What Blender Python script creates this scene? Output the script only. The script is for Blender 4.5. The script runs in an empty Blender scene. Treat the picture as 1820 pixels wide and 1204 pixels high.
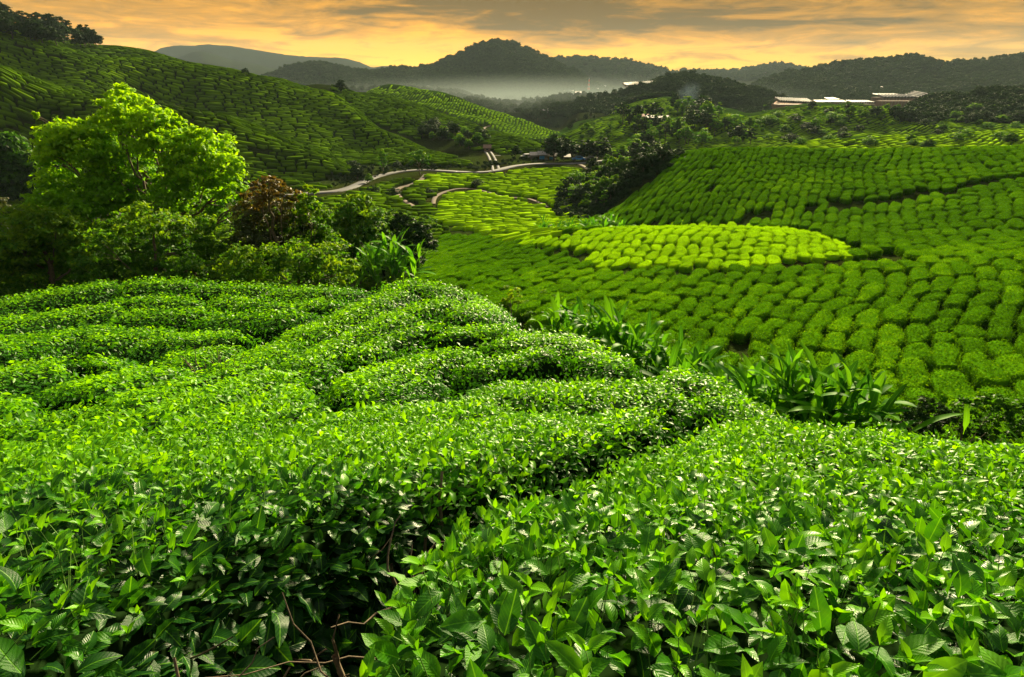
import bpy, math, random
import numpy as np
D = bpy.data
SC = bpy.context.scene
COL = SC.collection
rng = np.random.default_rng(7)
random.seed(7)

# ------------------------------------------------------------------ camera
FPX, CX, CY = 1010.0, 910.0, 602.0
PITCH = math.radians(24.6)
CP, SP = math.cos(PITCH), math.sin(PITCH)
EZ = 0.0
cam_d = D.cameras.new("camera")
cam = D.objects.new("camera", cam_d)
COL.objects.link(cam)
cam.location = (0, 0, EZ)
cam.rotation_euler = (math.radians(90) - PITCH, 0, 0)
cam_d.sensor_width = 36.0
cam_d.lens = 36.0 * FPX / 1820.0
cam_d.clip_start = 0.05
cam_d.clip_end = 40000
SC.camera = cam

# ------------------------------------------------------------------ sky, sun, exposure
SUN_AZ, SUN_EL = 18.0, 21.0          # degrees right of straight ahead, degrees up
W = D.worlds.new("World")
SC.world = W
W.use_nodes = True
nt = W.node_tree
for n in list(nt.nodes):
    nt.nodes.remove(n)


class NT:
    """small helper for writing node trees"""
    def __init__(s, tree):
        s.t = tree

    def n(s, typ, ins=None, **kw):
        nd = s.t.nodes.new(typ)
        for k, v in kw.items():
            setattr(nd, k, v)
        for k, v in (ins or {}).items():
            if isinstance(v, bpy.types.NodeSocket):
                s.t.links.new(v, nd.inputs[k])
            else:
                nd.inputs[k].default_value = v
        return nd

    def math(s, op, a, b=0.0, c=0.0, clamp=False):
        nd = s.n('ShaderNodeMath', {0: a, 1: b, 2: c}, operation=op)
        nd.use_clamp = clamp
        return nd.outputs[0]

    def mix(s, f, a, b, mode='MIX'):
        nd = s.t.nodes.new('ShaderNodeMix')
        nd.data_type = 'RGBA'
        nd.blend_type = mode
        for k, v in ((0, f), (6, a), (7, b)):
            if isinstance(v, bpy.types.NodeSocket):
                s.t.links.new(v, nd.inputs[k])
            else:
                nd.inputs[k].default_value = v
        return nd.outputs[2]

    def ramp(s, f, pts, interp='LINEAR'):
        nd = s.n('ShaderNodeValToRGB', {0: f})
        cr = nd.color_ramp
        cr.interpolation = interp
        while len(cr.elements) < len(pts):
            cr.elements.new(0.5)
        for e, (p, c) in zip(cr.elements, pts):
            e.position = p
            e.color = c if len(c) == 4 else (*c, 1)
        return nd.outputs[0]

    def smooth(s, v, a, b):
        nd = s.n('ShaderNodeMapRange', {0: v, 1: a, 2: b, 3: 0.0, 4: 1.0}, interpolation_type='SMOOTHSTEP')
        return nd.outputs[0]


g = NT(nt)
sky = g.n('ShaderNodeTexSky', sky_type='NISHITA', sun_disc=False)
sky.sun_elevation = math.radians(SUN_EL)
sky.sun_rotation = math.radians(SUN_AZ)
sky.altitude = 1500
tc = g.n('ShaderNodeTexCoord')
sep = g.n('ShaderNodeSeparateXYZ', {0: tc.outputs['Generated']})
X, Y_, Z_ = sep.outputs
az = g.math('ARCTAN2', X, Y_)
el = g.math('ARCSINE', Z_)
# stratified clouds: long across, thin in height
cv = g.n('ShaderNodeCombineXYZ', {0: g.math('MULTIPLY', az, 2.6), 1: g.math('MULTIPLY', el, 17.0), 2: 3.7})
n1 = g.n('ShaderNodeTexNoise', {'Vector': cv.outputs[0], 'Scale': 1.7, 'Detail': 8.0, 'Roughness': 0.6, 'Distortion': 0.8}).outputs[0]
cv2 = g.n('ShaderNodeCombineXYZ', {0: g.math('MULTIPLY', az, 7.0), 1: g.math('MULTIPLY', el, 46.0), 2: 9.1})
n2 = g.n('ShaderNodeTexNoise', {'Vector': cv2.outputs[0], 'Scale': 1.6, 'Detail': 6.0, 'Roughness': 0.62, 'Distortion': 0.9}).outputs[0]
# one heavier bank over the middle, thinner air at the horizon
bank_a = g.math('POWER', 2.718, g.math('MULTIPLY', g.math('POWER', g.math('DIVIDE', g.math('SUBTRACT', az, 0.07), 0.20), 2.0), -1.0))
bank = g.math('MULTIPLY', bank_a, g.smooth(el, 0.03, 0.085))
cl = g.math('ADD', g.math('MULTIPLY', n1, 0.75), g.math('MULTIPLY', n2, 0.50))
cl = g.math('ADD', cl, g.math('MULTIPLY', bank, 0.22))
cl = g.math('ADD', cl, g.math('MULTIPLY', g.smooth(el, 0.03, 0.11), 0.15))
cloud = g.smooth(cl, 0.57, 0.72)
thick = g.smooth(cl, 0.66, 0.92)
base = g.ramp(g.math('DIVIDE', el, 0.35, clamp=True), [
    (0.0, (1.15, 0.80, 0.22)), (0.05, (1.25, 0.72, 0.08)), (0.14, (1.15, 0.52, 0.012)), (0.30, (0.90, 0.42, 0.01)),
    (1.0, (0.60, 0.44, 0.26))])
cloudc = g.mix(thick, (0.60, 0.29, 0.02, 1), (0.070, 0.045, 0.020, 1))
sunset = g.mix(g.math('MULTIPLY', cloud, 0.93), base, cloudc)
# brightest low behind the centre left; dims to the sides and away
glow = g.math('POWER', 2.718, g.math('MULTIPLY', g.math('POWER', g.math('DIVIDE', g.math('ADD', az, 0.12), 0.95), 2.0), -1.0))
sunset = g.mix(1.0, sunset, g.n('ShaderNodeCombineColor', {0: g.math('MULTIPLY_ADD', glow, 0.70, 0.30), 1: g.math('MULTIPLY_ADD', glow, 0.61, 0.36), 2: g.math('MULTIPLY_ADD', glow, 0.16, 0.28)}).outputs[0], 'MULTIPLY')
up = g.n('ShaderNodeCombineXYZ', {0: g.math('DIVIDE', X, g.math('ADD', g.math('ABSOLUTE', Z_), 0.12)), 1: g.math('DIVIDE', Y_, g.math('ADD', g.math('ABSOLUTE', Z_), 0.12)), 2: 1.0})
nup = g.n('ShaderNodeTexNoise', {'Vector': up.outputs[0], 'Scale': 0.9, 'Detail': 4.0, 'Roughness': 0.55}).outputs[0]
nish = g.mix(1.0, sky.outputs[0], (0.085, 0.085, 0.085, 1), 'MULTIPLY')
high = g.mix(g.smooth(nup, 0.38, 0.62), nish, (0.50, 0.44, 0.33, 1))
fade = g.smooth(el, 0.16, 0.62)
sunset = g.mix(1.0, sunset, (0.50, 0.44, 0.16, 1), 'MULTIPLY')
high = g.mix(1.0, high, (0.55, 0.55, 0.55, 1), 'MULTIPLY')
skyc = g.mix(fade, sunset, high)
bg = g.n('ShaderNodeBackground', {'Color': skyc, 'Strength': 1.0})
wo = g.n('ShaderNodeOutputWorld', {0: bg.outputs[0]})

sd = D.lights.new("sun", 'SUN')
sd.energy = 5.0
sd.angle = math.radians(6.0)
sd.color = (1.0, 0.84, 0.50)
sun = D.objects.new("sun", sd)
COL.objects.link(sun)
sun.rotation_euler = (math.radians(-(90 - SUN_EL)) * -1, 0, math.radians(180 - SUN_AZ))

SC.view_settings.view_transform = 'Standard'
SC.view_settings.look = 'None'
SC.view_settings.exposure = 1.6
SC.view_settings.gamma = 1.0
SC.view_settings.use_curve_mapping = False
SC.render.engine = 'CYCLES'
cy = SC.cycles
cy.max_bounces = 6
cy.diffuse_bounces = 3
cy.glossy_bounces = 2
cy.transmission_bounces = 3
cy.transparent_max_bounces = 6
cy.volume_bounces = 1
cy.use_denoising = True
cy.sample_clamp_indirect = 4.0
cy.caustics_reflective = False
cy.caustics_refractive = False


# ------------------------------------------------------------------ maths helpers
def tanel(py):
    """downward slope (-dz/dY) of the sight line through photo row py"""
    k = (np.asarray(py, float) - CY) / FPX
    return (SP + k * CP) / (CP - k * SP)


def w_at(px, py, Y):
    """world point on the sight line through a photo pixel at forward distance Y"""
    k = (np.asarray(py, float) - CY) / FPX
    den = CP - k * SP
    x = (np.asarray(px, float) - CX) / FPX / den * Y
    return x, Y, EZ - tanel(py) * Y


def project(x, y, z):
    dy = y * CP - (z - EZ) * SP
    up_ = y * SP + (z - EZ) * CP
    dy = np.maximum(dy, 1e-3)
    return CX + FPX * x / dy, CY - FPX * up_ / dy


def _hash(ix, iy, seed):
    v = np.sin(ix * 127.1 + iy * 311.7 + seed * 74.7) * 43758.5453
    return v - np.floor(v)


def vnoise(x, y, seed=0):
    ix, iy = np.floor(x), np.floor(y)
    fx, fy = x - ix, y - iy
    fx = fx * fx * (3 - 2 * fx)
    fy = fy * fy * (3 - 2 * fy)
    a = _hash(ix, iy, seed); b = _hash(ix + 1, iy, seed)
    c = _hash(ix, iy + 1, seed); d = _hash(ix + 1, iy + 1, seed)
    return (a + (b - a) * fx) * (1 - fy) + (c + (d - c) * fx) * fy - 0.5


def fbm(x, y, seed=0, oct=4):
    s, a = 0.0, 1.0
    for i in range(oct):
        s = s + a * vnoise(x, y, seed + i * 3)
        x, y, a = x * 2.03 + 5.1, y * 2.03 + 1.7, a * 0.5
    return s


def sstep(v, a, b):
    t = np.clip((v - a) / (b - a), 0, 1)
    return t * t * (3 - 2 * t)


# ------------------------------------------------------------------ landforms
class Patch:
    """A landform given by rows of surveyed points from its foot to its crest."""
    def __init__(s, name, rows, back=0.5, front=0.6, edge=None, amp=0.0, scale=40.0, col=(0.05, 0.08, 0.02), crest_flat=0.6, forest=0.0, sm=3, rim=None):
        s.name, s.back, s.front, s.edge, s.amp, s.scale = name, back, front, edge, amp, scale
        s.col, s.forest = col, forest
        A = []
        for r in rows:
            r = np.array(r, float)
            x, y, z = w_at(r[:, 0], r[:, 1], r[:, 2])
            o = np.argsort(x / y)
            A.append(((x / y)[o], y[o], z[o]))
        s.a0 = min(a[0][0] for a in A)
        s.a1 = max(a[0][-1] for a in A)
        s.ca0, s.ca1 = A[-1][0][0], A[-1][0][-1]
        s.g = np.linspace(s.a0, s.a1, 240)
        s.Y, s.Z = [], []
        ker = np.exp(-0.5 * (np.arange(-9, 10) / sm) ** 2); ker /= ker.sum()
        for a, y, z in A:
            for src, dst in ((y, s.Y), (z, s.Z)):
                v = np.interp(s.g, a, src)
                v = np.convolve(np.pad(v, 9, mode='edge'), ker, 'valid')
                dst.append(v)
        if rim:
            Yp, Yc, Zc = s.Y[-2], s.Y[-1], s.Z[-1]
            Yr = np.maximum(Yc * (1 - rim[0]), 0.5 * (Yp + Yc))
            er = -Zc / Yc + rim[1] / 850.0 * (Yc - Yr) / (Yc * rim[0])
            s.Y.insert(-1, Yr); s.Z.insert(-1, -er * Yr)
        for k in range(1, len(s.Y)):
            s.Y[k] = np.maximum(s.Y[k], s.Y[k - 1] * 1.01)
        n = len(s.Y)
        s.lo = min(s.Y[0]) * .55 if min(s.Y[0]) > 2 else 0.0
        s.hi = max(s.Y[-1]) * 1.7
        s.M = []
        for k in range(n):
            if n == 1:
                m = s.Y[0] * 0
            elif k == 0:
                m = (s.Z[1] - s.Z[0]) / (s.Y[1] - s.Y[0]) * 0.7
            elif k == n - 1:
                m = (s.Z[k] - s.Z[k - 1]) / (s.Y[k] - s.Y[k - 1]) * crest_flat
            else:
                m0 = (s.Z[k] - s.Z[k - 1]) / (s.Y[k] - s.Y[k - 1])
                m1 = (s.Z[k + 1] - s.Z[k]) / (s.Y[k + 1] - s.Y[k])
                m = 0.5 * (m0 + m1)
            s.M.append(m)

    def __call__(s, x, y):
        y = np.maximum(y, 0.05)
        a = x / y
        ac = np.clip(a, s.a0, s.a1)
        Y = [np.interp(ac, s.g, v) for v in s.Y]
        Z = [np.interp(ac, s.g, v) for v in s.Z]
        M = [np.interp(ac, s.g, v) for v in s.M]
        d = np.maximum(Y[0] - y, 0)
        out = Z[0] - s.front * d
        for k in range(len(Y) - 1):
            h = Y[k + 1] - Y[k]
            t = np.clip((y - Y[k]) / h, 0, 1)
            t2, t3 = t * t, t * t * t
            v = (2 * t3 - 3 * t2 + 1) * Z[k] + (t3 - 2 * t2 + t) * h * M[k] + (-2 * t3 + 3 * t2) * Z[k + 1] + (t3 - t2) * h * M[k + 1]
            out = np.where(y > Y[k], v, out)
        d = np.maximum(y - Y[-1], 0)
        r = 0.06 * Y[-1]
        m = np.maximum(M[-1], 0)
        fall = s.back * d * d / (d + r) - m * d * np.exp(-d / (0.35 * r + 1e-3))
        out = np.where(y > Y[-1], Z[-1] - fall, out)
        if s.edge is not None:
            da = np.maximum(s.a0 - a, 0) + np.maximum(a - s.a1, 0)
            out = out - s.edge * da * y
        if s.amp:
            out = out + s.amp * fbm(x / s.scale, y / s.scale, 11, 3) * sstep(y, 12, 40)
        return out


FG = Patch('fg', [
    [(-500, 1204, .52), (0, 1204, .52), (1820, 1204, .52), (2500, 1204, .52)],
    [(-500, 1000, .94), (0, 1000, .94), (1820, 1000, .94), (2500, 1000, .94)],
    [(-500, 850, 1.9), (0, 850, 1.9), (1820, 855, 1.9), (2400, 870, 1.8)],
    [(-500, 790, 3.2), (0, 778, 3.3), (500, 762, 3.4), (900, 752, 3.6), (1250, 745, 3.8), (1480, 762, 3.4), (1820, 792, 2.9), (2400, 830, 2.6)],
    [(-500, 690, 6), (0, 672, 6.2), (400, 665, 6.6), (700, 650, 7), (900, 645, 7), (1180, 632, 7), (1300, 680, 6.6), (1480, 810, 6), (1820, 930, 5.5), (2400, 1000, 5)],
    [(-500, 590, 11), (0, 578, 11.5), (350, 578, 12), (470, 572, 12), (560, 560, 12), (700, 545, 12), (850, 545, 12), (1000, 572, 11), (1090, 640, 10.5), (1250, 760, 10), (1500, 850, 10), (1820, 900, 9), (2400, 950, 8)],
    [(-500, 535, 17), (0, 520, 17), (120, 504, 17), (250, 497, 17), (400, 501, 17), (500, 508, 17), (600, 508, 16.5), (700, 496, 16), (770, 500, 15.5), (850, 521, 15), (930, 560, 14.5), (1050, 690, 15), (1250, 820, 15), (1500, 880, 15), (1820, 920, 14), (2400, 960, 12)],
], back=0.62, front=0.35, crest_flat=0.8, sm=4)

MID = Patch('mid', [
    [(560, 560, 30), (700, 590, 27), (850, 640, 24), (1000, 720, 19), (1250, 800, 16), (1500, 830, 13.5), (1820, 850, 12), (2500, 900, 9)],
    [(600, 540, 42), (700, 510, 44), (900, 545, 33), (1100, 603, 26), (1300, 660, 22), (1600, 705, 19), (1820, 722, 17), (2500, 790, 12)],
    [(600, 500, 60), (700, 478, 60), (850, 482, 50), (1000, 502, 42), (1200, 522, 38), (1500, 542, 33), (1820, 560, 28), (2500, 600, 20)],
    [(600, 455, 85), (760, 436, 76), (900, 442, 65), (1050, 466, 52), (1250, 472, 48), (1500, 460, 46), (1700, 452, 43), (1820, 450, 40), (2500, 470, 28)],
    [(600, 420, 100), (780, 405, 96), (900, 409, 82), (1000, 405, 72), (1150, 399, 65), (1300, 400, 62), (1400, 408, 60), (1500, 424, 57), (1700, 420, 54), (1820, 412, 52), (2500, 410, 38)],
    [(600, 405, 110), (780, 385, 112), (900, 395, 104), (1000, 408, 92), (1100, 408, 84), (1300, 398, 76), (1500, 394, 70), (1700, 386, 64), (1820, 372, 60), (2500, 350, 46)],
    [(600, 372, 120), (780, 366, 128), (900, 362, 130), (1000, 366, 125), (1080, 372, 103), (1150, 350, 96), (1300, 338, 89), (1500, 335, 85), (1820, 320, 75), (2500, 290, 56)],
    [(600, 358, 130), (780, 340, 140), (900, 335, 148), (1000, 330, 150), (1050, 335, 140), (1130, 300, 118), (1180, 278, 116), (1225, 265, 114), (1330, 262, 112), (1500, 265, 108), (1700, 262, 100), (1820, 258, 92), (2500, 240, 72)],
], back=0.4, front=0.1, crest_flat=0.7, sm=3)

VAL = Patch('valley', [
    [(200, 640, 40), (600, 560, 48), (800, 470, 70), (950, 440, 90)],
    [(-400, 470, 75), (0, 460, 72), (400, 425, 85), (700, 395, 105), (900, 368, 122), (1000, 356, 130), (1200, 360, 130)],
    [(-400, 415, 95), (0, 410, 95), (300, 372, 115), (520, 346, 128), (600, 340, 132), (700, 334, 142), (800, 322, 152), (900, 316, 158), (1000, 312, 160), (1250, 312, 160)],
    [(-400, 400, 100), (0, 402, 100), (300, 366, 120), (520, 340, 134), (640, 322, 148), (700, 308, 165), (770, 300, 172), (870, 301, 170), (960, 290, 186), (1040, 290, 188), (1250, 290, 190)],
    [(-400, 330, 150), (0, 320, 160), (500, 290, 200), (900, 284, 200), (960, 280, 210), (1080, 280, 215), (1300, 280, 215)],
], back=0.12, front=0.35, edge=0.3, amp=1.2, scale=30)

TEAG = (0.035, 0.055, 0.014)
RA = Patch('ridge_a', [
    [(-500, 420, 95), (0, 408, 98), (300, 368, 118), (520, 341, 131), (600, 335, 136), (650, 318, 150)],
    [(-500, 250, 140), (0, 250, 145), (190, 270, 150), (341, 285, 155), (511, 300, 155), (600, 310, 154), (650, 312, 155)],
    [(-500, 60, 165), (-100, 108, 168), (0, 128, 170), (44, 148, 172), (102, 160, 174), (190, 174, 176), (270, 190, 180), (341, 211, 182), (409, 222, 182), (511, 252, 176), (560, 266, 172), (613, 283, 166), (650, 306, 158)],
], back=0.45, front=0.6, edge=1.2, amp=5.5, scale=30, col=TEAG, crest_flat=0.1, rim=(.055, 4))
RB = Patch('ridge_b', [
    [(-500, 140, 200), (0, 150, 205), (340, 235, 205), (560, 285, 200), (640, 300, 190), (760, 299, 181), (860, 300, 176), (900, 292, 184)],
    [(-500, 100, 225), (0, 120, 228), (200, 160, 232), (340, 205, 232), (560, 231, 228), (664, 243, 224), (744, 251, 218), (827, 264, 208), (875, 277, 200), (905, 286, 192)],
    [(-500, 10, 255), (-100, 45, 258), (0, 62, 260), (50, 70, 260), (100, 80, 260), (164, 99, 262), (191, 111, 265), (218, 112, 268), (307, 122, 275), (392, 132, 280), (477, 140, 285), (545, 150, 288), (579, 161, 285), (600, 172, 275), (640, 202, 255), (668, 219, 242), (743, 246, 225), (830, 264, 212), (880, 277, 203), (905, 285, 196)],
], back=0.5, front=0.6, edge=1.0, amp=6, scale=44, col=TEAG, crest_flat=0.1, rim=(.055, 4))
RB2 = Patch('ridge_b2', [
    [(500, 240, 240), (640, 250, 236), (743, 256, 228), (860, 285, 210), (940, 284, 205), (1000, 286, 205)],
    [(500, 200, 280), (600, 200, 280), (668, 220, 262), (743, 235, 250), (830, 248, 240), (900, 262, 235), (964, 275, 225), (1000, 283, 215)],
    [(520, 152, 330), (600, 153, 328), (630, 162, 325), (680, 170, 322), (736, 180, 318), (790, 198, 308), (838, 217, 300), (859, 222, 292), (893, 229, 288), (940, 246, 276), (964, 258, 265), (1000, 276, 240)],
], back=0.5, front=0.5, edge=1.0, amp=4, scale=34, col=TEAG, crest_flat=0.1, rim=(.055, 4))
RC = Patch('ridge_c', [
    [(-300, 60, 300), (100, 90, 300), (250, 125, 300), (420, 150, 300)],
    [(-300, 55, 335), (50, 68, 335), (150, 78, 340), (178, 80, 342), (205, 81, 344), (240, 86, 348), (280, 95, 350), (340, 112, 348), (400, 133, 338), (430, 146, 330)],
], back=0.5, front=0.6, edge=1.0, amp=1.5, scale=40, col=TEAG, crest_flat=0.1, rim=(.055, 4))
RD = Patch('ridge_d', [
    [(-300, 40, 350), (180, 85, 352), (240, 100, 352)],
    [(-300, 0, 390), (-60, 8, 388), (0, 28, 385), (30, 42, 382), (75, 56, 378), (130, 68, 372), (178, 84, 366), (240, 100, 360)],
], back=0.5, front=0.5, edge=1.2, amp=2, scale=40, col=(0.02, 0.035, 0.012), forest=1)
RG = Patch('ridge_g', [
    [(600, 230, 330), (800, 235, 320), (960, 262, 305), (1015, 276, 290)],
    [(620, 200, 400), (740, 185, 400), (840, 205, 385), (930, 225, 370), (1012, 252, 340)],
    [(630, 180, 455), (660, 161, 460), (690, 152, 462), (740, 158, 460), (790, 168, 452), (840, 187, 440), (880, 198, 432), (930, 212, 424), (980, 230, 410), (1015, 248, 390)],
], back=0.4, front=0.6, edge=0.6, amp=7, scale=42, col=(0.05, 0.12, 0.018))
RS = Patch('slope_s', [
    [(985, 278, 285), (1060, 276, 265), (1200, 276, 245), (1500, 270, 225), (1900, 265, 215)],
    [(985, 258, 340), (1060, 240, 350), (1120, 225, 350), (1200, 225, 330), (1300, 232, 300), (1450, 236, 290), (1600, 236, 280), (1900, 230, 270)],
    [(985, 245, 400), (1040, 222, 440), (1080, 200, 470), (1110, 187, 490), (1150, 175, 510), (1200, 178, 500), (1250, 195, 470), (1330, 208, 440), (1380, 196, 430), (1440, 188, 430), (1520, 186, 440), (1600, 190, 430), (1700, 196, 410), (1900, 190, 390)],
], back=0.4, front=0.5, edge=0.5, amp=9, scale=48, col=(0.05, 0.115, 0.018))
RE = Patch('ridge_e', [
    [(1400, 275, 185), (1900, 275, 175)],
    [(1380, 262, 210), (1440, 253, 212), (1500, 247, 212), (1560, 245, 212), (1640, 248, 212), (1700, 240, 214), (1760, 236, 214), (1900, 225, 212)],
], back=0.4, front=0.3, edge=1.0, amp=1.0, scale=30, col=(0.06, 0.14, 0.02))
RH = Patch('hill_h', [
    [(1540, 240, 320), (1900, 215, 290)],
    [(1580, 202, 400), (1640, 180, 430), (1690, 167, 440), (1740, 158, 440), (1820, 155, 430), (2100, 140, 430)],
], back=0.4, front=0.5, edge=0.8, amp=6, scale=50, col=(0.03, 0.055, 0.014), forest=1)
RF = Patch('hill_f', [
    [(1040, 215, 520), (1200, 215, 500), (1500, 215, 500)],
    [(1030, 180, 640), (1080, 172, 640), (1120, 160, 650), (1150, 150, 655), (1190, 134, 660), (1215, 131, 660), (1260, 139, 650), (1320, 151, 630), (1370, 168, 610), (1400, 181, 595), (1440, 196, 570), (1500, 205, 560)],
], back=0.35, front=0.4, edge=0.8, amp=8, scale=60, col=(0.035, 0.05, 0.015), forest=1)
RM0 = Patch('foothill', [
    [(300, 185, 620), (700, 190, 640), (1100, 200, 620)],
    [(300, 178, 800), (560, 160, 800), (640, 163, 800), (720, 160, 820), (800, 172, 820), (880, 182, 800), (940, 188, 760), (985, 175, 740), (1010, 168, 740), (1060, 176, 740), (1120, 180, 700)],
], back=0.25, front=0.3, edge=0.5, amp=10, scale=70, col=(0.03, 0.05, 0.018), forest=1)
RM = Patch('mountain', [
    [(380, 180, 850), (1120, 182, 900)],
    [(430, 150, 1150), (500, 150, 1150), (700, 155, 1100), (860, 140, 1150), (950, 145, 1150), (1120, 172, 1150)],
    [(440, 148, 1280), (470, 137, 1300), (500, 124, 1300), (530, 115, 1300), (560, 113, 1300), (590, 118, 1300), (625, 127, 1300), (660, 129, 1300), (700, 124, 1320), (740, 123, 1330), (770, 117, 1340), (800, 106, 1350), (830, 91, 1350), (855, 79, 1350), (885, 72, 1350), (910, 76, 1350), (930, 84, 1350), (960, 98, 1340), (1000, 116, 1330), (1035, 134, 1320), (1060, 152, 1300), (1120, 172, 1300)],
], back=0.5, front=0.3, edge=0.5, amp=5, scale=110, col=(0.028, 0.045, 0.016), forest=1, sm=1.2)
RM2 = Patch('mountain_2', [
    [(900, 160, 1500), (1300, 165, 1500)],
    [(940, 125, 1950), (975, 108, 2000), (1000, 101, 2000), (1040, 101, 2000), (1080, 104, 2000), (1110, 106, 2000), (1140, 113, 2000), (1175, 124, 2000), (1200, 130, 2000), (1300, 150, 2000)],
], back=0.5, front=0.2, edge=0.5, amp=7, scale=200, col=(0.03, 0.045, 0.02), forest=1, sm=1.2)
RR = Patch('range_r', [
    [(1290, 195, 700), (1500, 195, 680), (1900, 190, 650)],
    [(1330, 165, 950), (1500, 150, 950), (1660, 150, 920), (1900, 145, 900)],
    [(1300, 170, 1050), (1340, 150, 1100), (1370, 140, 1120), (1400, 131, 1120), (1430, 127, 1120), (1480, 117, 1120), (1510, 111, 1120), (1540, 111, 1120), (1580, 107, 1120), (1625, 102, 1110), (1655, 104, 1110), (1672, 115, 1110), (1700, 113, 1100), (1740, 112, 1100), (1790, 106, 1100), (1820, 100, 1100), (1900, 96, 1100), (2100, 96, 1100)],
], back=0.5, front=0.3, edge=0.5, amp=8, scale=110, col=(0.028, 0.045, 0.014), forest=1, sm=1.2)
RK = Patch('range_k', [
    [(1180, 160, 1500), (1500, 160, 1500)],
    [(1150, 140, 2400), (1200, 128, 2400), (1225, 124, 2400), (1310, 126, 2400), (1345, 118, 2400), (1385, 114, 2400), (1405, 116, 2400), (1430, 123, 2400), (1500, 131, 2400)],
], back=0.5, front=0.2, edge=0.5, amp=6, scale=200, col=(0.03, 0.045, 0.02), forest=1, sm=1.2)
RL2 = Patch('range_l2', [
    [(100, 170, 1900), (640, 165, 1900)],
    [(100, 120, 2500), (280, 108, 2500), (320, 101, 2500), (340, 94, 2500), (358, 90, 2500), (380, 96, 2500), (410, 106, 2500), (450, 111, 2500), (480, 120, 2500), (640, 135, 2500)],
], back=0.5, front=0.2, edge=0.5, amp=7, scale=260, col=(0.03, 0.045, 0.025), forest=1, sm=1.2)
RL1 = Patch('range_l1', [
    [(0, 160, 2600), (900, 160, 2600)],
    [(0, 120, 3150), (200, 110, 3150), (265, 97, 3150), (285, 85, 3150), (310, 82, 3150), (345, 82, 3150), (370, 79, 3150), (400, 82, 3150), (430, 86, 3150), (470, 90, 3150), (520, 98, 3150), (570, 102, 3150), (610, 104, 3150), (640, 112, 3150), (660, 121, 3150), (690, 117, 3150), (720, 121, 3150), (760, 130, 3150), (900, 135, 3150)],
], back=0.5, front=0.2, edge=0.5, amp=8, scale=300, col=(0.03, 0.045, 0.03), forest=1, sm=1.2)

PATCHES = [FG, MID, VAL, RA, RB, RB2, RC, RD, RG, RS, RE, RH, RF, RM0, RM, RM2, RR, RK, RL2, RL1]
PIDX = {p.name: i for i, p in enumerate(PATCHES)}
DROP = {'fg': 1.05, 'mid': 0.85, 'ridge_a': .8, 'ridge_b': .8, 'ridge_b2': .8, 'ridge_c': .8}


def floor_z(y):
    return np.interp(y, [0, 20, 60, 150, 250, 400, 700, 1200, 4000], [-12, -18, -26, -27, -34, -42, -44, -46, -50])


def ground(x, y, want_id=False):
    x, y = np.broadcast_arrays(np.asarray(x, float), np.asarray(y, float))
    best = floor_z(y) + 0 * x
    idx = np.full(best.shape, -1)
    y = y + 0 * x
    for i, p in enumerate(PATCHES):
        s_ = (y > p.lo) & (y < p.hi)
        if p.edge is not None:
            a = x / np.maximum(y, .05)
            s_ &= (a > p.a0 - .35) & (a < p.a1 + .35)
        if not s_.any():
            continue
        z = p(x[s_], y[s_]) - DROP.get(p.name, 0.0)
        m = z > best[s_]
        k = np.where(s_) if best.ndim else None
        b2 = best[s_]; b2[m] = z[m]; best[s_] = b2
        i2 = idx[s_]; i2[m] = i; idx[s_] = i2
    return (best, idx) if want_id else best


CACHE = {}


def gfast(x, y):
    """height of the built land sheet (bilinear in the sheet's own grid)"""
    if 'Z' not in CACHE:
        return ground(x, y)
    Z, aa, ly = CACHE['Z'], CACHE['a'], CACHE['ly']
    x, y = np.broadcast_arrays(np.asarray(x, float), np.asarray(y, float))
    yy = np.clip(y, 0.26, 3590)
    fa = np.clip(np.interp(x / yy, aa, np.arange(len(aa))), 0, len(aa) - 1.001)
    fy = np.clip(np.interp(np.log(yy), ly, np.arange(len(ly))), 0, len(ly) - 1.001)
    i, j = fy.astype(int), fa.astype(int)
    u, v = fy - i, fa - j
    return (Z[i, j] * (1 - v) + Z[i, j + 1] * v) * (1 - u) + (Z[i + 1, j] * (1 - v) + Z[i + 1, j + 1] * v) * u


def hit(px, py, f=None, y0=0.3, y1=3400, n=900):
    """first meeting of the sight lines through photo pixels with the land"""
    f = f or gfast
    px = np.atleast_1d(np.asarray(px, float)); py = np.atleast_1d(np.asarray(py, float))
    ys = np.exp(np.linspace(math.log(y0), math.log(y1), n))
    res = np.full(px.shape, np.nan)
    prev = np.full(px.shape, y0)
    done = np.zeros(px.shape, bool)
    for yy in ys:
        x, _, z = w_at(px, py, yy)
        h = f(x, np.full(px.shape, yy))
        m = (h > z) & ~done
        res[m] = 0.5 * (prev[m] + yy)
        done |= m
        prev[~done] = yy
        if done.all():
            break
    res[~done] = y1
    x, y, z = w_at(px, py, res)
    return x, y, f(x, y)


def visible(x, y, z, tol=0.8, y0=3.0, n=36):
    ok = np.ones(x.shape, bool)
    for t in np.linspace(0.03, 0.985, n):
        ok &= gfast(x * t, y * t) < EZ + (z - EZ) * t + tol
    return ok


def inpoly(px, py, poly):
    c = np.zeros(px.shape, bool)
    P = list(poly)
    j = len(P) - 1
    for i in range(len(P)):
        xi, yi = P[i]; xj, yj = P[j]
        m = ((yi > py) != (yj > py)) & (px < (xj - xi) * (py - yi) / (yj - yi + 1e-12) + xi)
        c ^= m
        j = i
    return c


def polydist(px, py, pts):
    d = np.full(px.shape, 1e9)
    for (ax, ay), (bx, by) in zip(pts[:-1], pts[1:]):
        ux, uy = bx - ax, by - ay
        t = np.clip(((px - ax) * ux + (py - ay) * uy) / (ux * ux + uy * uy + 1e-12), 0, 1)
        d = np.minimum(d, np.hypot(px - ax - t * ux, py - ay - t * uy))
    return d


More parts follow.
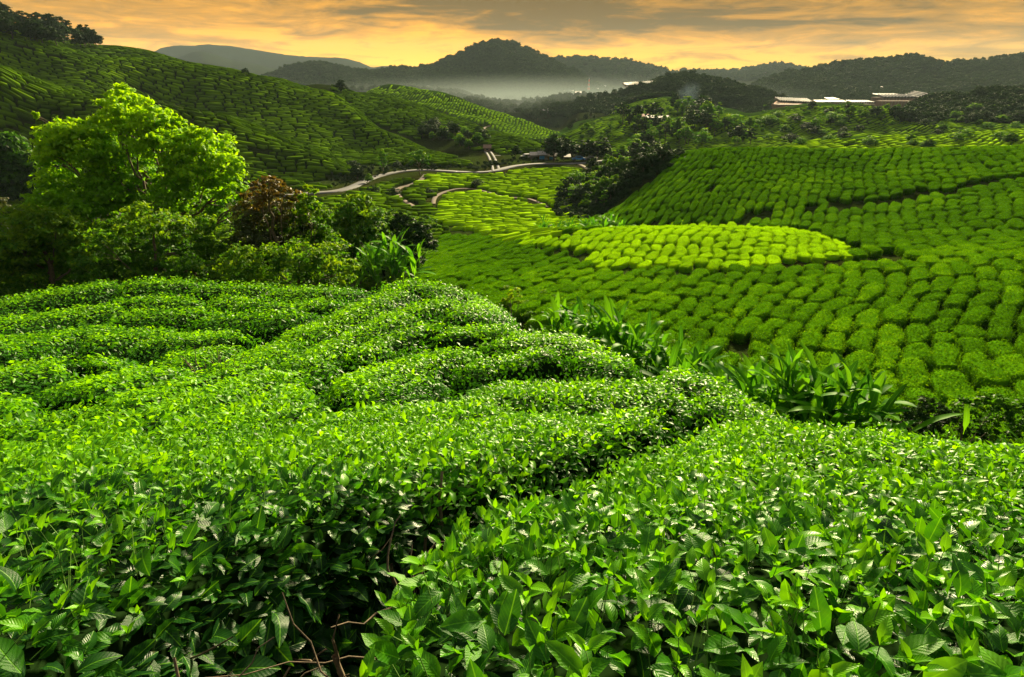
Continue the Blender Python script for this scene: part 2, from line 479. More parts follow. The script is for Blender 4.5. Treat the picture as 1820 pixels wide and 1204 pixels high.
# ------------------------------------------------------------------ mesh / object helpers
def mesh_np(name, V, F, mat=None, tint=None, smooth=True, colattr=None, uv=None):
    """V (n,3); F (m,3) or (m,4) int array"""
    me = D.meshes.new(name)
    V = np.asarray(V, np.float32); F = np.asarray(F, np.int32)
    k = F.shape[1]
    me.vertices.add(len(V)); me.vertices.foreach_set('co', V.ravel())
    me.loops.add(F.size); me.loops.foreach_set('vertex_index', F.ravel())
    me.polygons.add(len(F))
    me.polygons.foreach_set('loop_start', np.arange(0, F.size, k, dtype=np.int32))
    me.polygons.foreach_set('loop_total', np.full(len(F), k, np.int32))
    me.polygons.foreach_set('use_smooth', np.full(len(F), smooth))
    if tint is not None:
        a = me.attributes.new('tint', 'FLOAT', 'POINT')
        a.data.foreach_set('value', np.asarray(tint, np.float32).ravel())
    if colattr is not None:
        a = me.attributes.new('ground_colour', 'FLOAT_COLOR', 'POINT')
        a.data.foreach_set('color', np.asarray(colattr, np.float32).ravel())
    if uv is not None:
        l = me.uv_layers.new(name='uv')
        l.data.foreach_set('uv', np.asarray(uv, np.float32)[F.ravel()].ravel())
    me.update(calc_edges=True)
    if mat:
        me.materials.append(mat)
    return me


def link(name, me, parent=None, loc=(0, 0, 0), label=None, cat=None, group=None, kind=None):
    o = D.objects.new(name, me)
    COL.objects.link(o)
    o.location = loc
    if parent is not None:
        o.parent = parent
    tag(o, label, cat, group, kind)
    return o


def tag(o, label=None, cat=None, group=None, kind=None):
    if label: o['label'] = label
    if cat: o['category'] = cat
    if group: o['group'] = group
    if kind: o['kind'] = kind
    return o


def copy_tree(o, loc, rz=None, sc=None):
    c = o.copy(); COL.objects.link(c)
    c.location = loc
    if rz is not None: c.rotation_euler = (0, 0, rz)
    if sc is not None: c.scale = sc if hasattr(sc, '__len__') else (sc, sc, sc)
    for ch in o.children:
        d = ch.copy(); COL.objects.link(d); d.parent = c
        for e in ch.children:
            f = e.copy(); COL.objects.link(f); f.parent = d
    return c


# ------------------------------------------------------------------ materials
def new_mat(name):
    m = D.materials.new(name)
    m.use_nodes = True
    for n in list(m.node_tree.nodes):
        m.node_tree.nodes.remove(n)
    return m, NT(m.node_tree)


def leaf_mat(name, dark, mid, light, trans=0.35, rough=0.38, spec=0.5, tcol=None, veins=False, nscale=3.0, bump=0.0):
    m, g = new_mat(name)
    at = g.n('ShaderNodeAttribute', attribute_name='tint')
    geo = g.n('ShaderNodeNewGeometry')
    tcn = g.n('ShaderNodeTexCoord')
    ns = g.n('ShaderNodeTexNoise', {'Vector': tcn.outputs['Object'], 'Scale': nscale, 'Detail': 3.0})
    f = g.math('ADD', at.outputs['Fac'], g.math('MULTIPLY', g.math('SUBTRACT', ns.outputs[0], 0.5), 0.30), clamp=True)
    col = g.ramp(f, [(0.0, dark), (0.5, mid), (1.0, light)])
    nrm = None
    if veins:
        uv = g.n('ShaderNodeUVMap', uv_map='uv')
        s = g.n('ShaderNodeSeparateXYZ', {0: uv.outputs[0]})
        v = g.math('ABSOLUTE', g.math('SUBTRACT', s.outputs[1], 0.5))
        midrib = g.math('SUBTRACT', 1.0, g.smooth(v, 0.012, 0.045))
        side = g.math('SINE', g.math('MULTIPLY', g.math('SUBTRACT', s.outputs[0], g.math('MULTIPLY', v, 0.55)), 58.0))
        sidev = g.smooth(side, 0.55, 1.0)
        col = g.mix(g.math('MULTIPLY', midrib, 0.35), col, (*[min(1, c * 1.6 + 0.02) for c in light], 1))
        col = g.mix(g.math('MULTIPLY', sidev, 0.07), col, (*light, 1))
        h = g.math('SUBTRACT', g.math('MULTIPLY', side, -0.35), g.math('MULTIPLY', midrib, 1.2))
        fine = g.n('ShaderNodeTexNoise', {'Vector': tcn.outputs['Object'], 'Scale': 220.0, 'Detail': 2.0})
        h = g.math('ADD', h, g.math('MULTIPLY', fine.outputs[0], 0.7))
        nrm = g.n('ShaderNodeBump', {'Height': h, 'Strength': 0.4, 'Distance': 0.0010}).outputs[0]
        # brown nibbled spots on some leaves
        sp = g.n('ShaderNodeTexNoise', {'Vector': tcn.outputs['Object'], 'Scale': 38.0, 'Detail': 3.0})
        col = g.mix(g.math('MULTIPLY', g.smooth(sp.outputs[0], 0.70, 0.76), 0.6), col, (0.10, 0.05, 0.02, 1))
    elif bump:
        fine = g.n('ShaderNodeTexNoise', {'Vector': tcn.outputs['Object'], 'Scale': bump, 'Detail': 4.0, 'Roughness': 0.7})
        nrm = g.n('ShaderNodeBump', {'Height': fine.outputs[0], 'Strength': 0.9, 'Distance': 0.12}).outputs[0]
    ins = {'Base Color': col, 'Roughness': rough, 'Specular IOR Level': spec}
    if nrm: ins['Normal'] = nrm
    pb = g.n('ShaderNodeBsdfPrincipled', ins)
    tc_ = g.mix(1.0, col, (*(tcol or (1.5, 1.25, 0.5)), 1), 'MULTIPLY')
    tr = g.n('ShaderNodeBsdfTranslucent', {'Color': tc_})
    ms = g.n('ShaderNodeMixShader', {0: trans, 1: pb.outputs[0], 2: tr.outputs[0]})
    g.n('ShaderNodeOutputMaterial', {0: ms.outputs[0]})
    return m


M_TEA = leaf_mat('tea_leaf', (0.008, 0.052, 0.010), (0.042, 0.20, 0.004), (0.165, 0.46, 0.003), trans=0.46, rough=0.33, spec=.20, veins=True)
M_TEAF = leaf_mat('tea_leaf_small', (0.010, 0.055, 0.008), (0.055, 0.235, 0.003), (0.225, 0.56, 0.003), trans=0.50, rough=0.40, spec=0.13)
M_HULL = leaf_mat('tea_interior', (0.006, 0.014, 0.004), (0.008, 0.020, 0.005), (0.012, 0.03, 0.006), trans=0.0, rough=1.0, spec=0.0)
M_ROWS = leaf_mat('tea_row_leaf', (0.006, 0.022, 0.003), (0.085, 0.255, 0.004), (0.36, 0.68, 0.003), trans=0.25, rough=0.8, spec=0.0, bump=9.0, nscale=0.9)  # dark end deepened to paint furrow shade on the bush sides
M_FAR = leaf_mat('far_tea_leaf', (0.008, 0.026, 0.003), (0.115, 0.235, 0.005), (0.34, 0.60, 0.004), trans=0.38, rough=0.9, spec=0.0, nscale=0.05)
M_TREE = leaf_mat('tree_leaf', (0.012, 0.050, 0.006), (0.055, 0.19, 0.006), (0.22, 0.38, 0.006), trans=0.50, rough=0.55, spec=0.15)
M_HERO = leaf_mat('bright_tree_leaf', (0.03, 0.11, 0.004), (0.13, 0.36, 0.004), (0.27, 0.52, 0.004), trans=0.55, rough=0.55, spec=0.15)
M_DARKTREE = leaf_mat('dark_tree_leaf', (0.007, 0.024, 0.008), (0.013, 0.042, 0.012), (0.03, 0.08, 0.012), trans=0.25, rough=0.6, spec=0.1)
M_REDTREE = leaf_mat('russet_tree_leaf', (0.022, 0.035, 0.008), (0.045, 0.085, 0.008), (0.13, 0.095, 0.015), trans=0.35, rough=0.5, spec=0.3)
M_GINGER = leaf_mat('ginger_leaf', (0.010, 0.050, 0.012), (0.040, 0.18, 0.008), (0.13, 0.38, 0.01), trans=0.45, rough=0.5, spec=.04, veins=True)


def plain(name, col, rough=0.8, var=0.25, scale=4.0, metal=0.0, bump=0.0, spec=0.4, col2=None):
    m, g = new_mat(name)
    tcn = g.n('ShaderNodeTexCoord')
    ns = g.n('ShaderNodeTexNoise', {'Vector': tcn.outputs['Object'], 'Scale': scale, 'Detail': 5.0, 'Roughness': 0.6})
    c1 = tuple(c * (1 - var) for c in col)
    c2 = col2 or tuple(min(1, c * (1 + var)) for c in col)
    colr = g.ramp(ns.outputs[0], [(0.3, c1), (0.7, c2)])
    ins = {'Base Color': colr, 'Roughness': rough, 'Metallic': metal, 'Specular IOR Level': spec}
    if bump:
        ins['Normal'] = g.n('ShaderNodeBump', {'Height': ns.outputs[0], 'Strength': 0.6, 'Distance': bump}).outputs[0]
    pb = g.n('ShaderNodeBsdfPrincipled', ins)
    g.n('ShaderNodeOutputMaterial', {0: pb.outputs[0]})
    return m


M_BARK = plain('bark', (0.10, 0.075, 0.05), 0.9, 0.5, 9.0, bump=0.02)
M_TWIG = plain('tea_wood', (0.13, 0.095, 0.06), 0.85, 0.5, 60.0, bump=0.004)
M_STEM = plain('green_stem', (0.09, 0.19, 0.03), 0.5, 0.3, 30.0)
M_ROAD = plain('pale_road', (0.10, 0.10, 0.105), 0.9, 0.14, 0.6)
M_TRACK = plain('earth_track', (0.12, 0.09, 0.06), 1.0, 0.25, 0.8)
M_EARTH = plain('red_earth', (0.30, 0.13, 0.05), 0.95, 0.35, 0.25, bump=0.3)

mg, g = new_mat('land')
at = g.n('ShaderNodeAttribute', attribute_name='ground_colour')
tcn = g.n('ShaderNodeTexCoord')
na = g.n('ShaderNodeTexNoise', {'Vector': tcn.outputs['Object'], 'Scale': 0.055, 'Detail': 8.0, 'Roughness': 0.65}).outputs[0]
nb = g.n('ShaderNodeTexNoise', {'Vector': tcn.outputs['Object'], 'Scale': 0.8, 'Detail': 6.0, 'Roughness': 0.7}).outputs[0]
c = g.mix(g.smooth(na, 0.45, 0.7), at.outputs['Color'], (0.030, 0.030, 0.010, 1))
c = g.mix(g.math('MULTIPLY', g.smooth(nb, 0.35, 0.65), 0.6), c, g.mix(1.0, at.outputs['Color'], (0.55, 0.6, 0.5, 1), 'MULTIPLY'))
bp = g.n('ShaderNodeBump', {'Height': nb, 'Strength': 0.8, 'Distance': 0.6})
pb = g.n('ShaderNodeBsdfPrincipled', {'Base Color': g.mix(1.0, c, (0.62, 0.62, 0.5, 1), 'MULTIPLY'), 'Roughness': 1.0, 'Specular IOR Level': 0.0, 'Normal': bp.outputs[0]})
g.n('ShaderNodeOutputMaterial', {0: pb.outputs[0]})
M_LAND = mg

# ------------------------------------------------------------------ the land, one sheet to the horizon
ROADS = {
    'road': ([(-260, 436), (-100, 420), (0, 411), (60, 399), (110, 392), (200, 382), (330, 366), (430, 354), (515, 346), (570, 342), (608, 338), (640, 329), (658, 316), (690, 309), (725, 303), (770, 302), (810, 306), (850, 307), (882, 305), (897, 298), (930, 293), (965, 291), (1000, 291), (1035, 291), (1085, 285)], 2.7, M_ROAD),
    'hill_track': ([(866, 268), (872, 277), (878, 288), (882, 304)], 2.6, M_ROAD),
    'track': ([(757, 310), (748, 322), (732, 329), (712, 333), (703, 338), (704, 346), (718, 358), (735, 368)], 1.3, M_TRACK),
    'path': ([(1030, 293), (1040, 297), (1050, 304)], 1.5, M_TRACK),
    'valley_path': ([(770, 362), (771, 352), (780, 345), (800, 338), (825, 334), (855, 338), (885, 348), (905, 353), (930, 351), (955, 358), (972, 368)], .9, M_TRACK),
    'crest_path': ([(842, 238), (850, 233), (858, 230), (860, 225), (872, 222)], 1.8, M_TRACK),
}
ROADW = {}


def road_pts(pts):
    P = np.array(pts, float)
    t = np.arange(len(P)); tt = np.linspace(0, len(P) - 1, (len(P) - 1) * 14 + 1)
    sx = np.interp(tt, t, P[:, 0]); sy = np.interp(tt, t, P[:, 1])
    x, y, z = hit(sx, sy, y0=60, y1=420, n=500)
    k = np.ones(21) / 21

    def sm(v):
        return np.convolve(np.pad(v, 10, mode='reflect', reflect_type='odd'), k, 'valid')
    return sm(x), sm(y)


def build_land():
    for n_, (pts, w, m) in ROADS.items():
        x, y = road_pts(pts)
        ROADW[n_] = (x, y, w, m)
    aa = np.concatenate([-np.geomspace(6.0, 1.62, 26), np.linspace(-1.55, 1.55, 560), np.geomspace(1.62, 6.0, 26)])
    nA = len(aa)
    ys = np.concatenate([np.exp(np.linspace(math.log(.25), math.log(15), 70))[:-1], np.exp(np.linspace(math.log(15), math.log(600), 430))[:-1], np.exp(np.linspace(math.log(600), math.log(3600), 150))])
    A, Yg = np.meshgrid(aa, ys)
    Xg = A * Yg
    Z, I = ground(Xg, Yg, True)
    fz = np.array([p.forest for p in PATCHES] + [0.0])[I]
    Z = Z + fz * (fbm(Xg / 16, Yg / 16, 3, 3) * 3.2) * sstep(Yg, 300, 600)
    cols = np.array([p.col for p in PATCHES] + [(0.035, 0.06, 0.02)])[I]
    # level beds for the roads
    for n_, (x, y, w, m) in ROADW.items():
        near = (Yg > y.min() - 12) & (Yg < y.max() + 12) & (Xg > x.min() - 12) & (Xg < x.max() + 12)
        pxs, pys = Xg[near], Yg[near]
        if not len(pxs): continue
        zr = ground(x, y)
        k = np.ones(31) / 31
        zr = np.convolve(np.pad(zr, 15, mode='edge'), k, 'valid')
        ROADW[n_] = (x, y, w, m, zr)
        best = np.full(pxs.shape, 1e9); zb = np.zeros(pxs.shape)
        for i in range(0, len(x), 3):
            d = np.hypot(pxs - x[i], pys - y[i])
            mm = d < best
            best[mm] = d[mm]; zb[mm] = zr[i]
        f = 1 - sstep(best, w * 0.6 + 0.5, w * 0.6 + (5.5 if w > 4 else 2.5))
        Z[near] = Z[near] * (1 - f) + (zb - 0.06) * f
        cc = cols[near]
        fe = ((1 - sstep(best, w * 0.6 + 0.8, w * 0.6 + 4.0)) * (0.8 if w > 4 else 0.4))[:, None]
        cols[near] = cc * (1 - fe) + np.array((0.06, 0.045, 0.02)) * fe
    CACHE.update(Z=Z, a=aa, ly=np.log(ys))
    V = np.stack([Xg, Yg, Z], -1).reshape(-1, 3)
    nY = len(ys)
    i = np.arange(nY * nA).reshape(nY, nA)
    F = np.stack([i[:-1, :-1], i[:-1, 1:], i[1:, 1:], i[1:, :-1]], -1).reshape(-1, 4)
    ca = np.concatenate([cols.reshape(-1, 3), np.ones((len(V), 1))], 1)
    link('ground', mesh_np('ground', V, F, M_LAND, colattr=ca), kind='structure')
    # low country behind and beyond the surveyed sheet
    n = 48
    th = np.linspace(0, 2 * math.pi, n, endpoint=False)
    rings = [0.0, 60, 600, 2500, 5200]
    V = [(0, 0, -60)] + [(r * math.cos(t), r * math.sin(t), -60) for r in rings[1:] for t in th]
    F = []
    for k in range(len(rings) - 2):
        for j in range(n):
            a_ = 1 + k * n + j; b_ = 1 + k * n + (j + 1) % n
            F.append((a_, a_ + n, b_ + n, b_))
    for j in range(n):
        F.append((0, 1 + j, 1 + (j + 1) % n, 1 + (j + 1) % n))
    F = [f for f in F]
    me = D.meshes.new('low_country')
    me.from_pydata(V, [], [f if len(set(f)) == 4 else f[:3] for f in F])
    a = me.attributes.new('ground_colour', 'FLOAT_COLOR', 'POINT')
    a.data.foreach_set('color', np.tile(np.array((0.035, 0.06, 0.02, 1), np.float32), len(V)))
    me.materials.append(M_LAND)
    link('distant_plain', me, kind='structure')
    # road surfaces
    for n_, (x, y, w, m, zr) in ROADW.items():
        tx, ty = np.gradient(x), np.gradient(y)
        l = np.hypot(tx, ty) + 1e-9
        nx, ny = -ty / l, tx / l
        zz = zr + 0.10
        offs = (-0.5, 0.5) if n_ != 'hill_track' else None
        strips = [(-0.5, 0.5)] if n_ != 'hill_track' else [(-0.5, -0.18), (0.18, 0.5)]
        V, F = [], []
        for a_, b_ in strips:
            ww = w
            base_ = len(V)
            for j in range(len(x)):
                jit = 0.05 * w * vnoise(j * 0.35, 0.5, 5)
                for o_, dz in ((a_, -0.5), (a_, 0), (b_, 0), (b_, -0.5)):
                    V.append((x[j] + nx[j] * (o_ * ww + jit), y[j] + ny[j] * (o_ * ww + jit), zz[j] + dz))
            for j in range(len(x) - 1):
                for q in range(3):
                    c0 = base_ + 4 * j + q
                    F.append((c0, c0 + 1, c0 + 5, c0 + 4))
        link(n_, mesh_np(n_, V, F, m), kind='structure')


build_land()

# ------------------------------------------------------------------ tea rows on the slopes
# every bush is its own pillow of foliage: a rounded pad, cut flat by plucking, between two furrows
def bush_grid(nS, nT):
    s = {9: [-1.0, -0.97, -0.89, -0.5, 0.0, 0.5, 0.89, 0.97, 1.0], 7: [-1.0, -0.96, -0.66, 0.0, 0.66, 0.96, 1.0], 5: [-1.0, -0.80, 0.0, 0.80, 1.0], 4: [-1.0, -0.74, 0.74, 1.0]}[nS]
    if nT <= 4:
        t = [-1.0, -0.86, 0.86, 1.0]
    elif nT == 9:
        t = [-1.0, -0.975, -0.9, -0.45, 0.0, 0.45, 0.9, 0.975, 1.0]
    else:
        t = np.concatenate([[-1.0, -0.95], np.linspace(-0.66, 0.66, nT - 4), [0.95, 1.0]])
    S, T = np.meshgrid(s, t, indexing='ij')
    i = np.arange(S.size).reshape(S.shape)
    F = np.stack([i[:-1, :-1], i[1:, :-1], i[1:, 1:], i[:-1, 1:]], -1).reshape(-1, 4)
    return S.ravel(), T.ravel(), F


def gsub(allowed, x, y):
    best = floor_z(y) + 0 * x
    for a in allowed:
        if a != 'floor':
            p = PATCHES[PIDX[a]]
            best = np.maximum(best, p(x, y) - DROP.get(p.name, 0.0))
    return best


class Field:
    def __init__(s, name, poly, heading, w, L, hb, tint, allowed, nS=5, nT=5, warp=(1.0, 14.0), gaps=(), gap=0.11, leaves=0, leafsize=0.12, seed=1,
                 skip=0.02, tintvar=0.13, lump=0.12, vis=True, rng_y=None, exclude=(), skew=0.0, fine=.25, efl=(0, 1)):
        s.name = name
        r = np.random.default_rng(seed)
        s.r = r
        poly = list(poly)
        # footprint of the polygon on the land
        n = 500
        P = np.array(poly + [poly[0]], float)
        lo, hi = P.min(0), P.max(0)
        gx, gy = np.meshgrid(np.linspace(lo[0], hi[0], 40), np.linspace(lo[1], hi[1], 40))
        m = inpoly(gx.ravel(), gy.ravel(), poly)
        hx, hy, hz = hit(gx.ravel()[m], gy.ravel()[m], y0=rng_y[0] if rng_y else 10, y1=rng_y[1] if rng_y else 700, n=260)
        th = math.radians(heading)
        d = np.array((math.sin(th), math.cos(th))); q = np.array((math.cos(th), -math.sin(th)))
        hz = hz
        u = hx * q[0] + hy * q[1]; v = hx * d[0] + hy * d[1]
        i0, i1 = int(u.min() / w) - 3, int(u.max() / w) + 3
        v0, v1 = v.min() - 6, v.max() + 6
        C = []
        for i in range(i0, i1 + 1):
            vv = v0 - r.uniform(0, L)
            while vv < v1:
                ln = L * r.uniform(0.55, 1.6)
                C.append((i, vv, vv + ln))
                vv += ln
        C = np.array(C)
        s.C = C
        u0 = C[:, 0] * w; u1 = u0 + w
        vc = 0.5 * (C[:, 1] + C[:, 2])

        def world(U, Vv):
            wu = warp[0] * fbm(U / warp[1] + 3.3, Vv / warp[1], seed, 2) * 2
            wv = warp[0] * fbm(U / warp[1] + 9.1, Vv / warp[1] + 4, seed + 5, 2) * 2
            wu = wu + 0.42 * w * vnoise(U / 2.3 + 7, Vv / 1.9, seed + 9) + 0.22 * w * vnoise(U / .9 + 7, Vv / .8, seed + 12)
            wv = wv + 0.5 * vnoise(U / 2.9, Vv / 2.7, seed + 19)
            U2 = U + wu; V2 = Vv + wv
            return U2 * q[0] + V2 * d[0], U2 * q[1] + V2 * d[1]
        cx, cy_ = world(0.5 * (u0 + u1), vc)
        cz, cid = ground(cx, cy_, True)
        px, py = project(cx, cy_, cz + hb * 0.8)
        keep = (cy_ > 1) & inpoly(px, py, poly) & np.isin(cid, [PIDX[a] for a in allowed if a != 'floor'] + ([-1] if 'floor' in allowed else []))
        keep &= r.random(len(keep)) > skip
        for ex in exclude:
            keep &= ~inpoly(px, py, ex)
        for g_, wd in gaps:
            keep &= polydist(px, py, g_) > wd * FPX / np.maximum(cy_, 1) * 0.35
        for n_, R in ROADW.items():
            dd = np.full(cx.shape, 1e9)
            for k in range(0, len(R[0]), 4):
                dd = np.minimum(dd, np.hypot(cx - R[0][k], cy_ - R[1][k]))
            keep &= dd > R[2] * 0.5 + 1.2
        idx = np.where(keep)[0]
        if vis:
            idx = idx[visible(cx[idx], cy_[idx], cz[idx] + hb, tol=1.0)]
        S, T, F = bush_grid(nS, nT)
        N = len(idx)
        hw = 0.5 * w - 0.5 * gap * w * (0.75 + 0.5 * r.random(N))
        hl = 0.5 * (C[idx, 2] - C[idx, 1]) - 0.5 * gap * w * (0.3 + 0.8 * r.random(N))
        um, vm = 0.5 * (u0 + u1)[idx], vc[idx]
        hh = hb * (0.86 + 0.28 * r.random(N))
        # rounded-corner outline
        pw = 2.6
        rc = (1 - np.abs(T) ** 4 * 0.28)[None, :]
        rt = (1 - np.abs(S) ** 4 * 0.22)[None, :]
        U = um[:, None] + S[None] * hw[:, None] * rc
        Vv = vm[:, None] + T[None] * hl[:, None] * rt + S[None] * (r.uniform(-.3, .3, N) + skew)[:, None]
        x, y = world(U, Vv)
        z = gsub(allowed, x, y)
        if nS == 9:
            es = np.interp(np.abs(S), [0, .5, .89, .97, 1], [1.0, .99, .955, .86, 0])
        else:
            es = np.interp(np.abs(S), [0, 0.66, 0.74, 0.80, 0.96, 1.0], [1.0, 0.985, 0.96, 0.94, 0.84, 0.0])
        ed = np.clip((1 - np.abs(T))[None] * hl[:, None] / 0.34, 0, 1)
        efl = np.clip(r.uniform(efl[0], efl[1], (N, 2)), 0.12, .97)
        fl = np.where(T[None] < 0, efl[:, :1], efl[:, 1:])
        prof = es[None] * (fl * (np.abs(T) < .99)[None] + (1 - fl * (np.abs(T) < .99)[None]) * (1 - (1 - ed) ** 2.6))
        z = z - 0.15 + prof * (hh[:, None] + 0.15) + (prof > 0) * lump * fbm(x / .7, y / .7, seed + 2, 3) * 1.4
        jx = lump * vnoise(x / .45, y / .45, seed + 31) * 1.2
        jy = lump * vnoise(x / .45 + 40, y / .45, seed + 37) * 1.2
        s.V = np.stack([x + jx, y + jy, z], -1)
        tb = tint + tintvar * (r.random(N) - .5) + 0.22 * vnoise(cx[idx] / 9, cy_[idx] / 9, seed + 4)
        s.T = np.clip(tb[:, None] + 0.50 * (np.minimum(prof, .95) - 0.9) + fine * vnoise(x / .6, y / .6, seed + 6), 0, 1)  # sides tinted darker: furrow shade painted in, plus some older-leaf tone
        s.F = F
        s.N = N
        s.c = np.stack([cx[idx], cy_[idx], cz[idx]], -1)
        s.size = np.hypot(hw * 2, hl * 2) / s.c[:, 1]
        s.leaves, s.leafsize, s.tb = leaves, leafsize, tb

    def cards(s, sel):
        """small leaf cards over the chosen bushes -> V, F, tint"""
        r = s.r
        V = s.V[sel]; F = s.F
        n, nf = len(sel), len(F)
        a, b, c, d = (V[:, F[:, k]] for k in range(4))
        cen = (a + b + c + d) / 4
        nr = np.cross(c - a, d - b)
        ar = 0.5 * np.linalg.norm(nr, axis=-1)
        nr = nr / (np.linalg.norm(nr, axis=-1, keepdims=True) + 1e-9)
        nr = np.where(nr[..., 2:3] < 0, -nr, nr)
        m = s.leaves * ar
        cnt = np.floor(m + r.random(m.shape)).astype(int).ravel()
        id_ = np.repeat(np.arange(cnt.size), cnt)
        f = lambda A: A.reshape(-1, 3)[id_]
        s_, t_ = r.random(len(id_))[:, None], r.random(len(id_))[:, None]
        P = (f(a) * (1 - s_) + f(b) * s_) * (1 - t_) + (f(d) * (1 - s_) + f(c) * s_) * t_
        P = P + f(nr) * r.uniform(-.03, .11, (len(id_), 1))
        tb = np.repeat(s.tb[sel], nf)[id_] + r.normal(0, .09, len(id_)) + 0.04
        return leaf_cards(P, f(nr), s.leafsize, tb, r, spread=0.75)


def leaf_cards(P, Nrm, size, tint, r, spread=0.7, wide=0.46, sizes=None):
    n = len(P)
    nn = Nrm + r.normal(0, spread, (n, 3))
    nn /= np.linalg.norm(nn, axis=1, keepdims=True) + 1e-9
    d = r.normal(0, 1, (n, 3))
    d -= nn * (d * nn).sum(1, keepdims=True)
    d /= np.linalg.norm(d, axis=1, keepdims=True) + 1e-9
    b = np.cross(nn, d)
    L = (size * r.uniform(.65, 1.35, n) if sizes is None else sizes)[:, None]
    A = P - d * L * .5
    B = P + b * L * wide * .5 + nn * L * .08
    C = P + d * L * .5 - nn * L * .06
    E = P - b * L * wide * .5 + nn * L * .08
    V = np.stack([A, B, C, E], 1).reshape(-1, 3)
    i = np.arange(n) * 4
    F = np.concatenate([np.stack([i, i + 1, i + 2], 1), np.stack([i, i + 2, i + 3], 1)])
    return V, F, np.repeat(np.clip(tint, 0, 1), 4)


def joined(field, sel, cards=True):
    V = field.V[sel].reshape(-1, 3)
    nv = field.V.shape[1]
    F = (field.F[None] + (np.arange(len(sel)) * nv)[:, None, None]).reshape(-1, 4)
    F = np.concatenate([F[:, [0, 1, 2]], F[:, [0, 2, 3]]])
    T = field.T[sel].ravel()
    if cards and field.leaves:
        Vc, Fc, Tc = field.cards(sel)
        F = np.concatenate([F, Fc + len(V)])
        V = np.concatenate([V, Vc]); T = np.concatenate([T, Tc])
    return V, F, T


YOUNG_PATCH = [(985, 420), (1030, 412), (1080, 404), (1150, 398), (1250, 395), (1340, 397), (1400, 404), (1445, 414), (1490, 428), (1512, 446), (1508, 462), (1440, 462), (1370, 470), (1300, 474), (1200, 476), (1120, 472), (1060, 470), (1040, 452), (960, 438), (900, 428), (905, 424)]
G1 = [(1330, 386), (1420, 366), (1500, 362), (1600, 352), (1700, 335), (1780, 318), (1850, 305)]
G2 = [(900, 426), (960, 440), (1035, 462), (1068, 474), (1200, 480), (1330, 472), (1510, 462), (1600, 462)]
VL = [(770, 385), (800, 352), (840, 345), (890, 352), (960, 362), (1010, 385), (1040, 380), (1020, 408), (980, 420), (900, 424), (860, 412), (800, 400)]
fields = []
WS = [(700, 515), (735, 478), (770, 440), (790, 412), (880, 424), (905, 428), (960, 440), (1040, 466), (1200, 480), (1515, 466), (1520, 430), (1440, 408), (1330, 395), (1180, 396), (1000, 412), (1000, 396), (1070, 384), (1160, 322), (1215, 262), (1240, 240), (1840, 236), (2250, 200), (2250, 760), (1840, 800), (1560, 790), (1480, 760), (1200, 640), (1000, 580), (850, 530), (740, 500)]
mid = Field('slope', WS, 31, 1.26, 2.9, 0.72, 0.42, ['mid'], nS=9, nT=9, warp=(2.6, 30), gaps=[(G1, 1.2), (G2, 0.7)], gap=0.125, skip=.006, leaves=170, leafsize=0.11, efl=(.7, 1.5), seed=3, exclude=[YOUNG_PATCH], rng_y=(12, 160))
young_patch = Field('lit', YOUNG_PATCH, 27, 1.2, 2.6, 0.55, 0.88, ['mid'], nS=9, nT=9, warp=(1.8, 24), gap=0.085, skip=.005, leaves=60, efl=(.7, 1.5), leafsize=0.13, seed=8, rng_y=(30, 120), tintvar=.2)  # high tint is the yellow green of young leaves
print('MID', mid.N, 'LIT', young_patch.N)

# the bushes that show largest stand as single things
_px = project(mid.c[:, 0], mid.c[:, 1], mid.c[:, 2])[0]
order = np.argsort(-mid.size * (_px < 1830))
NB = 245
big, rest = order[:NB], order[NB:]
MIDLAB = 'rounded dark green tea bush in the rows below the bright patch, across the banana gully'
MZ = [(1130, 560, 'dark tea bush in the rows just above the upper banana plants', 'tea bushes above the upper banana plants'),
      (1130, -1e9, 'tea bush on the lower left of the slope, left of the bright patch', 'tea bushes left on the slope'),
      (1330, 600, 'plump tea bush beside the first broad leaves of the wide banana clump', 'tea bushes beside the wide banana clump'),
      (1330, 530, 'tea bush in the slanting rows midway between bright patch and gully', 'tea bushes midway down the slope'),
      (1330, -1e9, 'tea bush in the slanting rows right under the bright patch', 'tea bushes under the bright patch'),
      (1560, 620, 'big tea bush in the upright rows behind the wide banana clump', 'tea bushes behind the wide banana clump'),
      (1560, 540, 'tea bush in the upright rows below the right end of the bright patch', 'tea bushes in the upright rows'),
      (1560, -1e9, 'smaller tea bush at the right end of the bright patch', 'tea bushes at the right end of the bright patch'),
      (9e9, 650, 'largest tea bush size, at the foot of the slope above the blue green shrub', 'tea bushes at the foot of the slope'),
      (9e9, 570, 'tea bush with black gaps at the lower right edge of the slope', 'tea bushes low at the right edge'),
      (9e9, -1e9, 'tea bush in the merging rows at the right edge of the photo', 'tea bushes high at the right edge')]
for k, j in enumerate(big):
    V, F, T = joined(mid, np.array([j]))
    base = mid.c[j]
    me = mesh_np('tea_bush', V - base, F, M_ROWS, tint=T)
    pxx, pyy = project(*base)
    zn = next(z_ for z_ in MZ if pxx < z_[0] and pyy > z_[1])
    link('tea_bush', me, loc=base, label=zn[2], cat='tea bush', group=zn[3])
V, F, T = joined(mid, rest)
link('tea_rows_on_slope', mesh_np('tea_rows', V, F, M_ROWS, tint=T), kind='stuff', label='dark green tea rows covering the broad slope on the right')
V, F, T = joined(young_patch, np.arange(young_patch.N))
link('bright_tea_rows', mesh_np('bright_tea_rows', V, F, M_ROWS, tint=T), kind='stuff', label='bright yellow green patch of tea rows with a curved outline')

